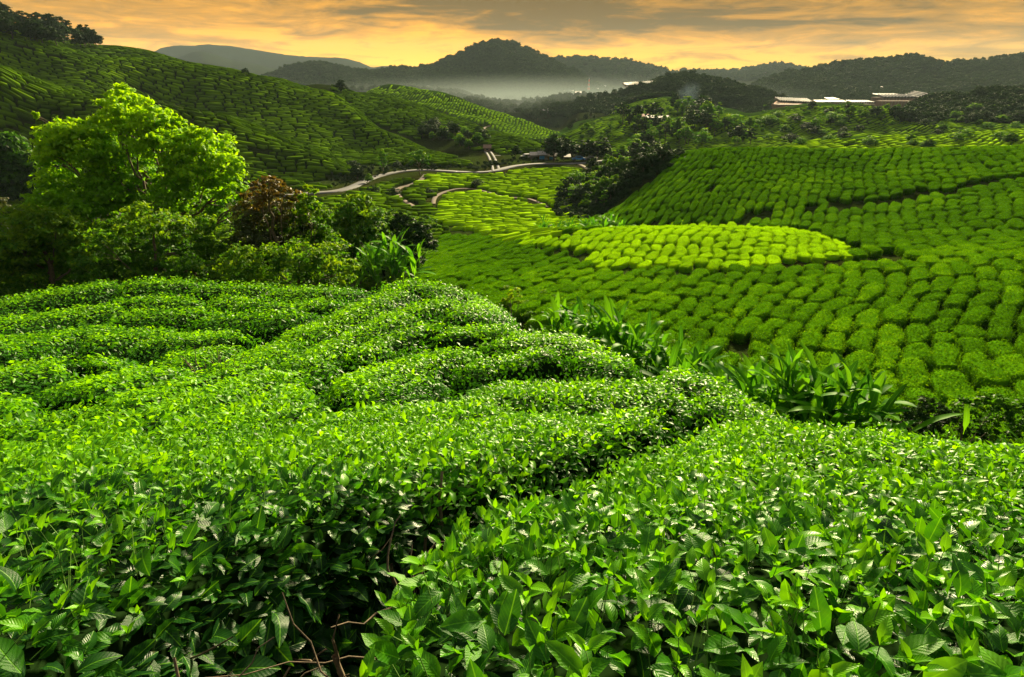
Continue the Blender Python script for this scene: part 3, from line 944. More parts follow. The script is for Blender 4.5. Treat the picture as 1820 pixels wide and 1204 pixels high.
FLD = [
    # name, label, polygon, heading, w, L, hb, tint, allowed, kwargs
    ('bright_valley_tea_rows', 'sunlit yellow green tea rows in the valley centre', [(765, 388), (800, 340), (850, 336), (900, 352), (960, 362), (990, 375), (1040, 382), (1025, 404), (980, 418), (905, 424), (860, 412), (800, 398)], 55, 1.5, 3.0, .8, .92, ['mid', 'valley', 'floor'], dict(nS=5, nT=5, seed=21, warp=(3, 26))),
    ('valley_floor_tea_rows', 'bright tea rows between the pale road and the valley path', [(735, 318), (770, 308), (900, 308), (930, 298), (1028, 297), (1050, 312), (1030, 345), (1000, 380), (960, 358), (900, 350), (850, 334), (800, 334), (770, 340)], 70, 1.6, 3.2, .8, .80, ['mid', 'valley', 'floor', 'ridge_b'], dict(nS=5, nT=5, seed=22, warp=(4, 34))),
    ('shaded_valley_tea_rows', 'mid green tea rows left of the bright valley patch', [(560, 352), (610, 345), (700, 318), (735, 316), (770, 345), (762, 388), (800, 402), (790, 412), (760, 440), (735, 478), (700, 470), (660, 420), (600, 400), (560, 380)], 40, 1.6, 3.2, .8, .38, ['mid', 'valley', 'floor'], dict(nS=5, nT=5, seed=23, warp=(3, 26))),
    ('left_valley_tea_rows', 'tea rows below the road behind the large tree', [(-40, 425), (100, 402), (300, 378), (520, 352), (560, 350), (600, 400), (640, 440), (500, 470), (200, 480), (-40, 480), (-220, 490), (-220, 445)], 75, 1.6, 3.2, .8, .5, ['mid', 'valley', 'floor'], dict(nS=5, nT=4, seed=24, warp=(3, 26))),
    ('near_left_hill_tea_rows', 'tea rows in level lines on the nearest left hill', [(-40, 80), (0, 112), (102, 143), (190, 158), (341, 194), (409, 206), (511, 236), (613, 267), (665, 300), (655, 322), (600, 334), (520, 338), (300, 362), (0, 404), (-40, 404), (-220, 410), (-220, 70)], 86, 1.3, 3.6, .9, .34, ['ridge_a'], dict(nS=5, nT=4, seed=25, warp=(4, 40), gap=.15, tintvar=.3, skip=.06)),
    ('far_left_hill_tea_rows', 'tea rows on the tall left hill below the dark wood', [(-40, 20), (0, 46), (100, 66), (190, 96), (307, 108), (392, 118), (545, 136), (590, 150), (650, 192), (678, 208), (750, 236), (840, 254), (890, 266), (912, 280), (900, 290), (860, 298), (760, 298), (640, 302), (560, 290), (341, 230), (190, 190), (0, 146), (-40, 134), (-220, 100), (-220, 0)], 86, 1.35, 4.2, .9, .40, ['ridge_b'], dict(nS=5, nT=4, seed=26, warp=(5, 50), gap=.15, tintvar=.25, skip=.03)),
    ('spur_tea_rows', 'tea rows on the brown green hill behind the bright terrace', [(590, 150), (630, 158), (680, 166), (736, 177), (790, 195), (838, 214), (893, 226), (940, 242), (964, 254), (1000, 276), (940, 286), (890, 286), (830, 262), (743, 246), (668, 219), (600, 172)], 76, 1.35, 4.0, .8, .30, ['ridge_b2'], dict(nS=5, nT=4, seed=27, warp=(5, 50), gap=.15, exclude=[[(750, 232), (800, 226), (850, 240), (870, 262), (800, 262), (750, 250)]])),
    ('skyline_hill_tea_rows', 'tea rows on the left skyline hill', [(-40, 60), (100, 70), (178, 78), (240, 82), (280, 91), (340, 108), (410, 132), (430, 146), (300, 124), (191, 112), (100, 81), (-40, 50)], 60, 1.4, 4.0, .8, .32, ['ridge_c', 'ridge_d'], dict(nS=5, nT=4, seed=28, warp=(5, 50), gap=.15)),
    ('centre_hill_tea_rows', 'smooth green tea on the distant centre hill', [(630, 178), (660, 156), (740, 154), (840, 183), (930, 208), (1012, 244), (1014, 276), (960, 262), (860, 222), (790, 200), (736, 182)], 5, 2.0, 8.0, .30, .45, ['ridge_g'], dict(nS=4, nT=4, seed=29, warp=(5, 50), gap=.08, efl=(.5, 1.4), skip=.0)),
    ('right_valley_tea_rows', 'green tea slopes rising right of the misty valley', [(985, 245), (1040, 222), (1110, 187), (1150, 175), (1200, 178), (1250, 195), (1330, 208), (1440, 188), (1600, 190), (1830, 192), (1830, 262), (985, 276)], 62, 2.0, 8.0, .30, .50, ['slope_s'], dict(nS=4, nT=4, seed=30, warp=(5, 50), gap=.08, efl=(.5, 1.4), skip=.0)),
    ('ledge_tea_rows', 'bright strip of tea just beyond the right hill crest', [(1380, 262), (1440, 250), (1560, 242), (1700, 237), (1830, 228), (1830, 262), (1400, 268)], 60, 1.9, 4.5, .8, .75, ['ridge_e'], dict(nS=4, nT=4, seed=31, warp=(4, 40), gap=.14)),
]
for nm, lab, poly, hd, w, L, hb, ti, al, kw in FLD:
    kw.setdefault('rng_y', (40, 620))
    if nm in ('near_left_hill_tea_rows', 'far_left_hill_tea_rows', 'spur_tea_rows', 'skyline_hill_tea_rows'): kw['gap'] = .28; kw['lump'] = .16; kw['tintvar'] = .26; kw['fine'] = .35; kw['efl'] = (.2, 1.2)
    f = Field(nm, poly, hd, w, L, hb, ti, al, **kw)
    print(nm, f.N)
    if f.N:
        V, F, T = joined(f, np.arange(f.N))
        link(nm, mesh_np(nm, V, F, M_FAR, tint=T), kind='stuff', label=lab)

# ------------------------------------------------------------------ the near ridge: plucked tea bushes grown together
def fg_top(x, y):
    return FG(x, y)


def fghit(pts):
    P = np.array(pts, float)
    x, y, z = hit(P[:, 0], P[:, 1], f=fg_top, y0=.3, y1=19.5, n=600)
    return np.stack([x, y], 1)


# axis of every bush in the photograph, a size weight (m, half width), label
FB = [
    ([(-60, 548), (60, 524), (180, 507)], .9, 'low tea bush on the left skyline of the near ridge, under the large tree'),
    ([(230, 502), (330, 503)], .9, 'tea bush on the near skyline right of the leftmost one'),
    ([(370, 508), (450, 512)], .8, 'small tea bush on the near skyline, third from the left'),
    ([(505, 514), (580, 517)], .8, 'small raised tea bush on the skyline below the russet tree'),
    ([(-60, 578), (80, 560), (190, 545)], .8, 'long tea bush in the second band from the left skyline'),
    ([(220, 536), (340, 532)], .8, 'tea bush with a shaded front in the second band, below the skyline'),
    ([(370, 532), (460, 535)], .7, 'low tea bush behind the rounded one beside the grassy gap'),
    ([(240, 556), (345, 552)], .6, 'narrow bright tea bush left of the grassy gap'),
    ([(405, 560), (500, 555)], .75, 'rounded tea bush right above the grassy gap'),
    ([(480, 540), (560, 535)], .7, 'tea bush sloping up behind the rounded one by the grassy gap'),
    ([(-60, 612), (60, 598), (160, 585)], .85, 'large tea bush at the left edge above the dark hollow'),
    ([(190, 596), (250, 590)], .75, 'rounded end of the tea bush that hangs over the dark hollow'),
    ([(300, 598), (400, 596)], .65, 'oval tea bush alone between the grassy gap and the hollow'),
    ([(-50, 668), (40, 655), (120, 642)], .75, 'tea bush below the dark hollow near the left edge'),
    ([(160, 678), (260, 655)], .65, 'tea bush in the left hollow with a gap on its left'),
    ([(300, 640), (380, 620)], .5, 'slim tea bush at the upper end of the left hollow'),
    ([(-60, 724), (30, 712)], .7, 'tea bush at the left edge beside the small black gap'),
    ([(-60, 775), (90, 752), (170, 735)], .6, 'shaded tea bush along the lower edge of the left hollow'),
    ([(220, 715), (400, 655), (500, 610)], .55, 'long tea hedge climbing from the left hollow to the grassy gap'),
    ([(540, 590), (640, 548), (700, 518)], .6, 'tea hedge rising to the ridge top just right of the grassy gap'),
    ([(180, 760), (330, 712), (470, 665)], .6, 'second long tea hedge rising from lower left'),
    ([(520, 645), (620, 600), (700, 560)], .6, 'tea hedge on the middle of the ridge above the bare twigs'),
    ([(720, 505), (800, 512), (850, 530)], .8, 'tea bush on the very top of the near ridge'),
    ([(740, 545), (800, 535)], .6, 'tea bush just below the ridge top'),
    ([(820, 552), (885, 548)], .5, 'tea bush with a dark notch at its right end near the ridge top'),
    ([(920, 555), (990, 580)], .7, 'tea bush on the right skyline just below the ridge top'),
    ([(620, 625), (700, 600), (760, 578)], .55, 'bright tea hedge in the middle of the ridge'),
    ([(800, 590), (870, 585)], .5, 'tea bush with a shaded front in the middle of the ridge'),
    ([(920, 600), (1010, 605), (1050, 612)], .7, 'tea bush left of the first banana plants'),
    ([(-60, 850), (80, 810), (230, 775)], .55, 'tea bush at the left edge below the hollow'),
    ([(300, 770), (450, 725), (540, 690)], .6, 'tea bush beside the bare brown twigs'),
    ([(600, 690), (720, 650), (800, 630)], .65, 'broad bright tea bush in the middle of the near slope'),
    ([(860, 640), (960, 625)], .55, 'tea bush with glinting leaves in the middle right of the slope'),
    ([(1060, 630), (1140, 640)], .5, 'tea bush ending at a dark notch beside the banana plants'),
    ([(1200, 655), (1260, 680)], .5, 'tea bush on the right skyline after the dark notch'),
    ([(620, 745), (760, 725), (860, 715)], .5, 'dark fronted tea bush just behind the large near left bush'),
    ([(900, 690), (1040, 690), (1160, 705)], .6, 'bright tea bush above the black gap on the right'),
    ([(1250, 720), (1320, 725)], .45, 'tea bush standing over the right end of the black gap'),
    ([(-100, 990), (80, 920), (300, 850), (520, 800), (800, 800), (960, 770)], .95, 'large near left tea bush with a dark side of big old leaves'),
    ([(1000, 770), (1140, 745)], .35, 'tea bush right beside the black gap, left of its upper end'),
    ([(640, 1230), (820, 1030), (1050, 900), (1350, 800)], 1.0, 'large near right tea bush with big glossy leaves'),
]
EXTRA = {39: [], 40: [[(1200, 1150), (1500, 1060), (1900, 1050)], [(1400, 900), (1850, 880)], [(1000, 1250), (1500, 1250), (1900, 1250)], [(480, 1300), (640, 1230), (900, 1190)]],
         38: [[(-100, 1150), (60, 1060), (290, 950), (600, 860), (830, 822)]]}
GAPS = [  # furrows open to the ground: points and half width in metres
    ([(220, 1430), (290, 1260), (390, 1130), (510, 1030), (635, 955), (765, 900), (885, 866)], .28),
    ([(900, 870), (985, 832), (1080, 800), (1180, 765), (1270, 742)], .28),
    ([(270, 622), (340, 615), (420, 600)], .42), ([(425, 578), (455, 582), (480, 585)], .38),
    ([(95, 700), (120, 712)], .28), ([(130, 640), (155, 655), (270, 640)], .2),
    ([(1150, 655), (1170, 640)], .16), ([(855, 562), (890, 556)], .2),
    ([(-60, 630), (60, 622), (170, 612)], .12), ([(650, 745), (540, 770)], .06), ([(700, 610), (790, 575)], .06), ([(770, 600), (880, 596)], .1), ([(900, 650), (1010, 630)], .08),
]


def fg_setup():
    segs = []
    for i, (pts, wt, lab) in enumerate(FB):
        for pl in [pts] + EXTRA.get(i, []):
            W_ = fghit(pl)
            for a, b in zip(W_[:-1], W_[1:]):
                segs.append((i, a, b, wt))
    gs = [(fghit(p), w) for p, w in GAPS]
    return segs, gs


FSEG, FGAP = fg_setup()


def fg_cells(x, y):
    n = len(FB)
    # wobble so that the outlines are not straight
    wx = x + 0.10 * np.minimum(y / 4, 1.6) * fbm(x / .9, y / .9, 41, 3) * 1.3
    wy = y + 0.10 * np.minimum(y / 4, 1.6) * fbm(x / .9 + 30, y / .9, 43, 3) * 1.3
    Dm = np.full((n,) + x.shape, 1e9)
    for i, a, b, wt in FSEG:
        ux, uy = b - a
        t = np.clip(((wx - a[0]) * ux + (wy - a[1]) * uy) / (ux * ux + uy * uy + 1e-9), 0, 1)
        d = np.hypot(wx - a[0] - t * ux, wy - a[1] - t * uy) / wt
        Dm[i] = np.minimum(Dm[i], d)
    o = np.argpartition(Dm, 1, axis=0)[:2]
    d0 = np.take_along_axis(Dm, o[:1], 0)[0]; d1 = np.take_along_axis(Dm, o[1:2], 0)[0]
    sw = d0 > d1
    i0 = np.where(sw, o[1], o[0]); i1 = np.where(sw, o[0], o[1])
    return i0, i1, np.abs(d1 - d0) * 0.5, np.minimum(d0, d1)


def fg_canopy(x, y):
    """height of the plucked surface with its furrows; id of the bush"""
    i0, i1, e, d0 = fg_cells(x, y)
    top = FG(x, y)
    pair = _hash(np.minimum(i0, i1) * 1.0, np.maximum(i0, i1) * 1.0, 3.0)
    depth = (0.28 + 0.50 * pair) * sstep(y, .6, 5)
    depth = np.where((i0 >= 38) & (i1 >= 38), 0.06, depth)
    r = np.clip(e / 0.30, 0, 1)
    gro = depth * (1 - r) ** 2
    dome = 0.16 * np.clip(d0, 0, 2) ** 2 * sstep(y, 1.5, 5)
    z = top - gro - dome + 0.05 * fbm(x / .5, y / .5, 51, 3) + 0.07 * fbm(x / 1.6, y / 1.6, 53, 2)
    for pts, w in FGAP:
        d = polydist(x, y, [tuple(p) for p in pts]) + 0.05 * vnoise(x / .25, y / .25, 61)
        f = 1 - sstep(d, w * 0.35, w * 0.35 + 0.14 + 0.35 * w)
        z = z - f * 0.98
    # past the last bushes the ridge falls to its own soil
    return z, i0


def fg_leaf_template(nL, curl=0.25, fold=0.35, wide=0.42, wave=0.0, seed=0):
    """tea leaf: pointed oval blade folded on its midrib, tip bent down; x length 1"""
    r = np.random.default_rng(seed)
    t = np.linspace(0, 1, nL)
    hw = wide * 0.5 * np.sin(np.pi * np.clip(t, 0, 1) ** 0.88) ** 0.72
    hw[0] = 0.012; hw[-1] = 0.0
    z = curl * (0.35 * t - 0.95 * t * t)
    V = []
    for k in range(nL):
        wv = wave * math.sin(t[k] * 19 + seed)
        V.append((t[k], hw[k], z[k] + fold * hw[k] + wv * hw[k]))
        V.append((t[k], 0, z[k]))
        V.append((t[k], -hw[k], z[k] + fold * hw[k] - wv * hw[k]))
    F = []
    for k in range(nL - 1):
        a = 3 * k
        if k < nL - 2:
            F += [(a, a + 1, a + 4), (a, a + 4, a + 3), (a + 1, a + 2, a + 5), (a + 1, a + 5, a + 4)]
        else:
            F += [(a, a + 1, a + 4), (a + 1, a + 2, a + 4)]
    V = np.array(V)
    uv = np.stack([V[:, 0], 0.5 + V[:, 1] / (wide + 1e-6)], 1)
    return V, np.array(F), uv


def instances_np(tmpl, P, X, N, L, tint):
    """copies of a template at P, length axis X, blade normal N, scale L"""
    V, F, uv = tmpl
    X = X / (np.linalg.norm(X, axis=1, keepdims=True) + 1e-9)
    N = N - X * (N * X).sum(1, keepdims=True)
    N = N / (np.linalg.norm(N, axis=1, keepdims=True) + 1e-9)
    B = np.cross(N, X)
    W_ = P[:, None] + (V[None, :, :1] * X[:, None] + V[None, :, 1:2] * B[:, None] + V[None, :, 2:3] * N[:, None]) * L[:, None, None]
    n, m = len(P), len(V)
    FF = F[None] + (np.arange(n) * m)[:, None, None]
    return W_.reshape(-1, 3), FF.reshape(-1, 3), np.tile(uv, (n, 1)), np.repeat(np.clip(tint, 0, 1), m)


def merge(parts):
    V, F, U, T, o = [], [], [], [], 0
    for v, f, u, t in parts:
        if not len(v): continue
        V.append(v); F.append(f + o); U.append(u); T.append(t); o += len(v)
    return np.concatenate(V), np.concatenate(F), np.concatenate(U), np.concatenate(T)


LT_NEAR = [fg_leaf_template(7, c, f, w, wv, s) for c, f, w, wv, s in ((.35, .30, .50, .12, 1), (.2, .42, .44, .2, 2), (.55, .22, .54, .1, 3), (-.15, .35, .48, .15, 4), (.75, .25, .48, .18, 5))]
LT_MID = [fg_leaf_template(4, c, f, w, 0, s) for c, f, w, s in ((.35, .35, .46, 1), (.6, .45, .42, 2), (-.15, .3, .48, 3))]
LT_FAR = [fg_leaf_template(3, .4, .4, .5, 0, 1)]


def build_fg():
    nY = 440
    aa = np.concatenate([-np.geomspace(7.0, 1.64, 60), np.linspace(-1.62, 1.62, 400), np.geomspace(1.64, 7.0, 60)])
    nA = len(aa)
    ys = np.exp(np.linspace(math.log(.22), math.log(19), nY))
    A, Yg = np.meshgrid(aa, ys)
    Xg = A * Yg
    Z, I = fg_canopy(Xg, Yg)
    soil = FG(Xg, Yg) - 1.02
    # beyond the crest, or on the far right fall, no bushes
    fx, fy = np.meshgrid(np.arange(nA - 1), np.arange(nY - 1))
    fx, fy = fx.ravel(), fy.ravel()
    lim = np.interp(aa, FG.g, FG.Y[-1])
    limz = lim[None, :] + 1.2
    ok = (Yg < limz)
    ok &= np.abs(Xg) < Yg * 1.7 + 3.4
    # right side: the bushes end where the ridge starts to fall to the gully
    ppx, ppy = project(Xg, Yg, FG(Xg, Yg))
    edge = np.interp(A, [-2, -.15, .0, .12, .25, .42, .62, .9, 1.3, 2], [30, 17, 16, 14.5, 11.5, 8.3, 6.0, 4.6, 4.4, 4.4])
    ok &= Yg < edge
    qok = (ok[:-1, :-1] & ok[1:, 1:])
    cid = I[:-1, :-1]
    V = np.stack([Xg, Yg, Z], -1)
    # hull sits a little inside the leaf shell
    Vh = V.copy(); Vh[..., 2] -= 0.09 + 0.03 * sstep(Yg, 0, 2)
    vi = np.arange(nA * nY).reshape(nY, nA)
    quads = np.stack([vi[:-1, :-1], vi[:-1, 1:], vi[1:, 1:], vi[1:, :-1]], -1)
    c = (V[:-1, :-1] + V[1:, 1:] + V[:-1, 1:] + V[1:, :-1]) / 4
    nr = np.cross(V[1:, 1:] - V[:-1, :-1], V[1:, :-1] - V[:-1, 1:])
    ar = 0.5 * np.linalg.norm(nr, axis=-1)
    nr = nr / (np.linalg.norm(nr, axis=-1, keepdims=True) + 1e-12)
    nr = np.where(nr[..., 2:] < 0, -nr, nr)
    dist = np.linalg.norm(c, axis=-1)
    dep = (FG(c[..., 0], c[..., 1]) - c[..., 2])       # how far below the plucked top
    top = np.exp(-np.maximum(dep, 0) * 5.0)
    r = np.random.default_rng(99)
    inview = (np.abs(c[..., 0]) < 1.0 * c[..., 1] + 3.0)
    core_v = (np.abs(c[..., 0]) < 1.0 * c[..., 1] + 0.8)
    roots = {}
    for i, (pts, wt, lab) in enumerate(FB):
        m = qok & (cid == i)
        if not m.any():
            continue
        q = quads[m]
        used = np.unique(q)
        remap = np.full(nA * nY, -1); remap[used] = np.arange(len(used))
        vv = Vh.reshape(-1, 3)[used]
        base = np.array([np.median(vv[:, 0]), np.median(vv[:, 1]), 0.0]); base[2] = float(FG(base[0:1], base[1:2])[0]) - 1.02
        root = D.objects.new('tea_bush', None); COL.objects.link(root)
        root.location = base
        tag(root, lab, 'tea bush', 'tea bushes of the near ridge')
        root.empty_display_size = .1
        roots[i] = (root, base)
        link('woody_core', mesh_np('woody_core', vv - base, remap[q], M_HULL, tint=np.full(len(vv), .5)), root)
        # ---- leaves
        parts = {0: [], 1: [], 2: []}
        mm = m & inview
        ce, ne, ae, di, de, tp = c[mm], nr[mm], ar[mm], dist[mm], dep[mm], top[mm]
        if not len(ce):
            continue
        dens = np.where(di < 1.5, 2100, np.where(di < 5, 2100 * (1.5 / di) ** .42  , 1150 * (5 / di) ** .95))
        cnt = ae * dens * np.where(core_v[mm], 1.0, .45)
        cnt = np.floor(cnt + r.random(cnt.shape)).astype(int)
        id_ = np.repeat(np.arange(len(ce)), cnt)
        n = len(id_)
        sp = np.sqrt(ae)[id_]
        P = ce[id_] + r.normal(0, .42, (n, 3)) * sp[:, None]
        N0 = ne[id_]
        d = di[id_]
        u = r.random(n)
        inward = np.where(u < .62, r.uniform(-.01, .035, n), r.uniform(-.15, 0, n))
        P = P + N0 * inward[:, None]
        size = np.where(d < 1.7, .9, 1.0) * 0.049 * r.uniform(.55, 1.35, n) * (1 + 0.045 * np.minimum(d, 16))
        size = np.where((de[id_] > .22) & (d < 3), size * 1.35, size)
        # shoots point up and outward; old leaves hang flatter
        up = np.array([0, 0, 1.0])
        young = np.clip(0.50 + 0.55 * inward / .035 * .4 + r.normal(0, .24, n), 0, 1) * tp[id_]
        phi = r.uniform(0, 2 * np.pi, n)
        tang = np.stack([np.cos(phi), np.sin(phi), 0 * phi], 1)
        elev = r.normal(.16, .36, n) + .32 * young
        elev = np.where(de[id_] > .3, elev - .75, elev)
        Xd = tang * np.cos(elev)[:, None] + up * np.sin(elev)[:, None] + N0 * .25
        Nn = up * 0.9 + N0 * .5 + r.normal(0, .42, (n, 3))
        size = np.where(young > .7, size * .8, size)
        patch = fbm(P[:, 0] / 1.1, P[:, 1] / 1.1, 71, 3) * .28
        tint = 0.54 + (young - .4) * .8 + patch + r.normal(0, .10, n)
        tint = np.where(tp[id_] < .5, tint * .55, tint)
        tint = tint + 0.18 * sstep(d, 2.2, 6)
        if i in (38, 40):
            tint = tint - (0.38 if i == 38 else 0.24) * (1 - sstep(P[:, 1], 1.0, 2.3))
        sh = r.integers(0, 5, n)
        near, midl = d < 2.3, (d >= 2.3) & (d < 6.5)
        far = d >= 6.5
        # nearest leaves of the two big bushes are parts of their own
        obj_sel = np.zeros(n, bool)
        if i in (38, 40):
            px, py = project(P[:, 0], P[:, 1], P[:, 2])
            vis = (px > -20) & (px < 1840) & (py < 1215) & (inward > 0.0)
            sc_ = np.where(vis, size / d, 0)
            obj_sel[np.argsort(-sc_)[:300]] = True
            mes = {}
            for j in np.where(obj_sel)[0]:
                k = int(sh[j]); tq = int(np.clip(tint[j], 0, .999) * 7)
                if (k, tq) not in mes:
                    Vt, Ft, uvt = LT_NEAR[k]
                    mes[(k, tq)] = mesh_np('leaf', Vt, Ft, M_TEA, tint=np.full(len(Vt), (tq + .5) / 7), uv=uvt)
                o = D.objects.new('leaf', mes[(k, tq)]); COL.objects.link(o); o.parent = root
                X = Xd[j] / np.linalg.norm(Xd[j]); N_ = Nn[j] - X * Nn[j].dot(X); N_ /= np.linalg.norm(N_)
                B = np.cross(N_, X)
                from mathutils import Matrix
                M = Matrix(((X[0], B[0], N_[0]), (X[1], B[1], N_[1]), (X[2], B[2], N_[2]))).to_4x4()
                Lz = float(size[j]) * 1.12
                M = Matrix.Translation((P[j] - base).tolist()) @ M @ Matrix.Scale(Lz, 4)
                o.matrix_local = M
        for k in range(5):
            s_ = near & (sh == k) & ~obj_sel
            if s_.any():
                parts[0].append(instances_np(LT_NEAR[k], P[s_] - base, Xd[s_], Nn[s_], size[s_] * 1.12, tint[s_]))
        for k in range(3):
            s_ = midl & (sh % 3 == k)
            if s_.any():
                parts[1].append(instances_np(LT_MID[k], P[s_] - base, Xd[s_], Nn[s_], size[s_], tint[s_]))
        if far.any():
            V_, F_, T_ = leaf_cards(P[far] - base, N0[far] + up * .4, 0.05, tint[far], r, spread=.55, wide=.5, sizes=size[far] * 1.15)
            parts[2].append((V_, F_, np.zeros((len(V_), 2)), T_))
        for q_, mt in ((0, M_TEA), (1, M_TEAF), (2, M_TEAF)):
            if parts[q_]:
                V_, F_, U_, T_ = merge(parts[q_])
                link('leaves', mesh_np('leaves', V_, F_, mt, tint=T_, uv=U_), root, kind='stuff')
        # ---- green shoots standing out of the plucked top
        s_ = np.where((d < 4.2) & (young > .45) & (r.random(n) < .28))[0]
        if len(s_):
            VV, FF = [], []
            b0 = P[s_] - N0[s_] * .05
            tipv = P[s_] + (up * .05 + r.normal(0, .018, (len(s_), 3)))
            m_ = len(s_); w_ = 0.0013 * np.ones((m_, 1))
            e1 = np.cross(tipv - b0, r.normal(0, 1, (m_, 3))); e1 /= np.linalg.norm(e1, axis=1, keepdims=True) + 1e-9
            e2 = np.cross(tipv - b0, e1); e2 /= np.linalg.norm(e2, axis=1, keepdims=True) + 1e-9
            st = np.stack([b0 + e1 * w_, b0 - .5 * e1 * w_ + .86 * e2 * w_, b0 - .5 * e1 * w_ - .86 * e2 * w_,
                           tipv + e1 * w_ * .6, tipv - .5 * e1 * w_ * .6 + .5 * e2 * w_, tipv - .5 * e1 * w_ * .6 - .5 * e2 * w_], 1) - base
            f0 = np.array([(0, 1, 4, 3), (1, 2, 5, 4), (2, 0, 3, 5)])
            FF = (f0[None] + (np.arange(m_) * 6)[:, None, None]).reshape(-1, 4)
            link('stems', mesh_np('stems', st.reshape(-1, 3), FF, M_STEM), root, kind='stuff')
            # a pair of small pale leaves and a bud at each tip
            ps = []
            for q_ in range(3):
                ph = r.uniform(0, 6.28, m_)
                el_ = r.uniform(.6, 1.3, m_) if q_ < 2 else np.full(m_, 1.45)
                Xq = np.stack([np.cos(ph) * np.cos(el_), np.sin(ph) * np.cos(el_), np.sin(el_)], 1)
                Nq = np.stack([-np.cos(ph) * np.sin(el_), -np.sin(ph) * np.sin(el_), np.cos(el_)], 1)
                ps.append(instances_np(LT_MID[q_ % 2], tipv - base, Xq, Nq, r.uniform(.022, .042, m_) * (1 if q_ < 2 else .6), np.clip(r.normal(.82, .12, m_), 0, 1)))
            V_, F_, U_, T_ = merge(ps)
            link('young_leaves', mesh_np('young_leaves', V_, F_, M_TEA, tint=T_, uv=U_), root, kind='stuff')
    return roots


FGR = build_fg()


def tube(pts, rad, n=6):
    """tapered tube along pts"""
    P = np.array(pts, float); R = np.array(rad, float)
    Tn = np.gradient(P, axis=0); Tn /= np.linalg.norm(Tn, axis=1, keepdims=True) + 1e-9
    ref = np.array([0.31, 0.17, 0.93])
    V = []
    for p, t, r_ in zip(P, Tn, R):
        a = np.cross(t, ref); a /= np.linalg.norm(a) + 1e-9
        b = np.cross(t, a)
        for k in range(n):
            th = 2 * math.pi * k / n
            V.append(p + (a * math.cos(th) + b * math.sin(th)) * r_)
    F = []
    for j in range(len(P) - 1):
        for k in range(n):
            F.append((j * n + k, j * n + (k + 1) % n, (j + 1) * n + (k + 1) % n, (j + 1) * n + k))
    return np.array(V), np.array(F)


def wiggle(a, b, k, amp, r):
    t = np.linspace(0, 1, k)[:, None]
    P = np.array(a) * (1 - t) + np.array(b) * t
    n = np.cumsum(r.normal(0, amp, (k, 3)), 0)
    n -= n[0] + (n[-1] - n[0]) * t
    return P + n


# gnarled wood seen in the black gap between the two nearest bushes
def fg_wood():
    r = np.random.default_rng(5)
    gp = FGAP[0][0]
    root, base = FGR[38]
    root2, base2 = FGR[40]
    for j in range(34):
        t = r.uniform(.1, .98)
        k = t * (len(gp) - 1); i0 = int(k); f = k - i0
        p = gp[i0] * (1 - f) + gp[min(i0 + 1, len(gp) - 1)] * f
        d = gp[min(i0 + 1, len(gp) - 1)] - gp[i0]; d = d / (np.linalg.norm(d) + 1e-9)
        side = np.array([-d[1], d[0]])
        left = j % 3 != 0
        sgn = 1 if left else -1
        if np.dot(side, [-1, 0]) < 0: side = -side
        foot = p + side * sgn * r.uniform(.05, .22)
        zt = float(FG(np.array([p[0]]), np.array([p[1]]))[0])
        a = (foot[0], foot[1], zt - 1.0)
        e = foot + side * sgn * r.uniform(-.05, .25) + r.normal(0, .12, 2)
        b = (e[0], e[1], zt - r.uniform(.12, .4))
        rt, bs = (root, base) if left else (root2, base2)
        P = wiggle(a, b, 9, .022, r)
        w = r.uniform(.005, .013)
        V, F = tube(P - bs, np.linspace(w * 1.4, w * .5, 9), 7)
        o = link('branch', mesh_np('branch', V, F, M_TWIG), rt)
        for q in range(4):
            s = P[r.integers(3, 8)]
            e2 = s + np.array([r.normal(0, .1) - side[0] * sgn * .06, r.normal(0, .1), r.uniform(.04, .22)])
            P2 = wiggle(s, e2, 6, .012, r)
            V, F = tube(P2 - bs, np.linspace(w * .45, w * .18, 6), 5)
            ch = link('twig', mesh_np('twig', V, F, M_TWIG), o)


fg_wood()

# ------------------------------------------------------------------ trees
def crown_cards(lobes, per, size, seed, clump=0.30, flat=0.75, base_t=0.5, top_t=0.35, wide=0.5):
    """leaf cards in small tufts over the outside of each lobe"""
    r = np.random.default_rng(seed)
    PP, NN, TT = [], [], []
    zmin = min(l[2] - l[5] for l in lobes); zmax = max(l[2] + l[5] for l in lobes)
    for (x, y, z, rx, ry, rz, *tv) in lobes:
        k = max(6, int(per * rx * rz))
        d = r.normal(0, 1, (k, 3)); d[:, 2] = d[:, 2] * .9 + .25
        d /= np.linalg.norm(d, axis=1, keepdims=True)
        rad = r.uniform(.55, 1.08, (k, 1))
        C = d * rad * np.array([rx, ry, rz])
        m = 26
        tuft = clump * min(rx, rz) * r.uniform(.5, 1.2, (k, 1, 1))
        off = r.normal(0, 1, (k, m, 3)) * np.array([1, 1, flat * .6]) * tuft * .62
        P = (C[:, None] + off).reshape(-1, 3) + np.array([x, y, z])
        n0 = np.repeat(d, m, 0) * .55 + off.reshape(-1, 3) * .4 / (clump * min(rx, rz)) + np.array([0, 0, .55])
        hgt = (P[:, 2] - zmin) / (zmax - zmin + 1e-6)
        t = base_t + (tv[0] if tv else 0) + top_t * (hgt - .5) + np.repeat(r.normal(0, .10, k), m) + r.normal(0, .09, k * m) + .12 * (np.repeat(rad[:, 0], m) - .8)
        PP.append(P); NN.append(n0); TT.append(t)
    P = np.concatenate(PP); N = np.concatenate(NN); T = np.concatenate(TT)
    N /= np.linalg.norm(N, axis=1, keepdims=True) + 1e-9
    return leaf_cards(P, N, size, T, r, spread=.55, wide=wide)


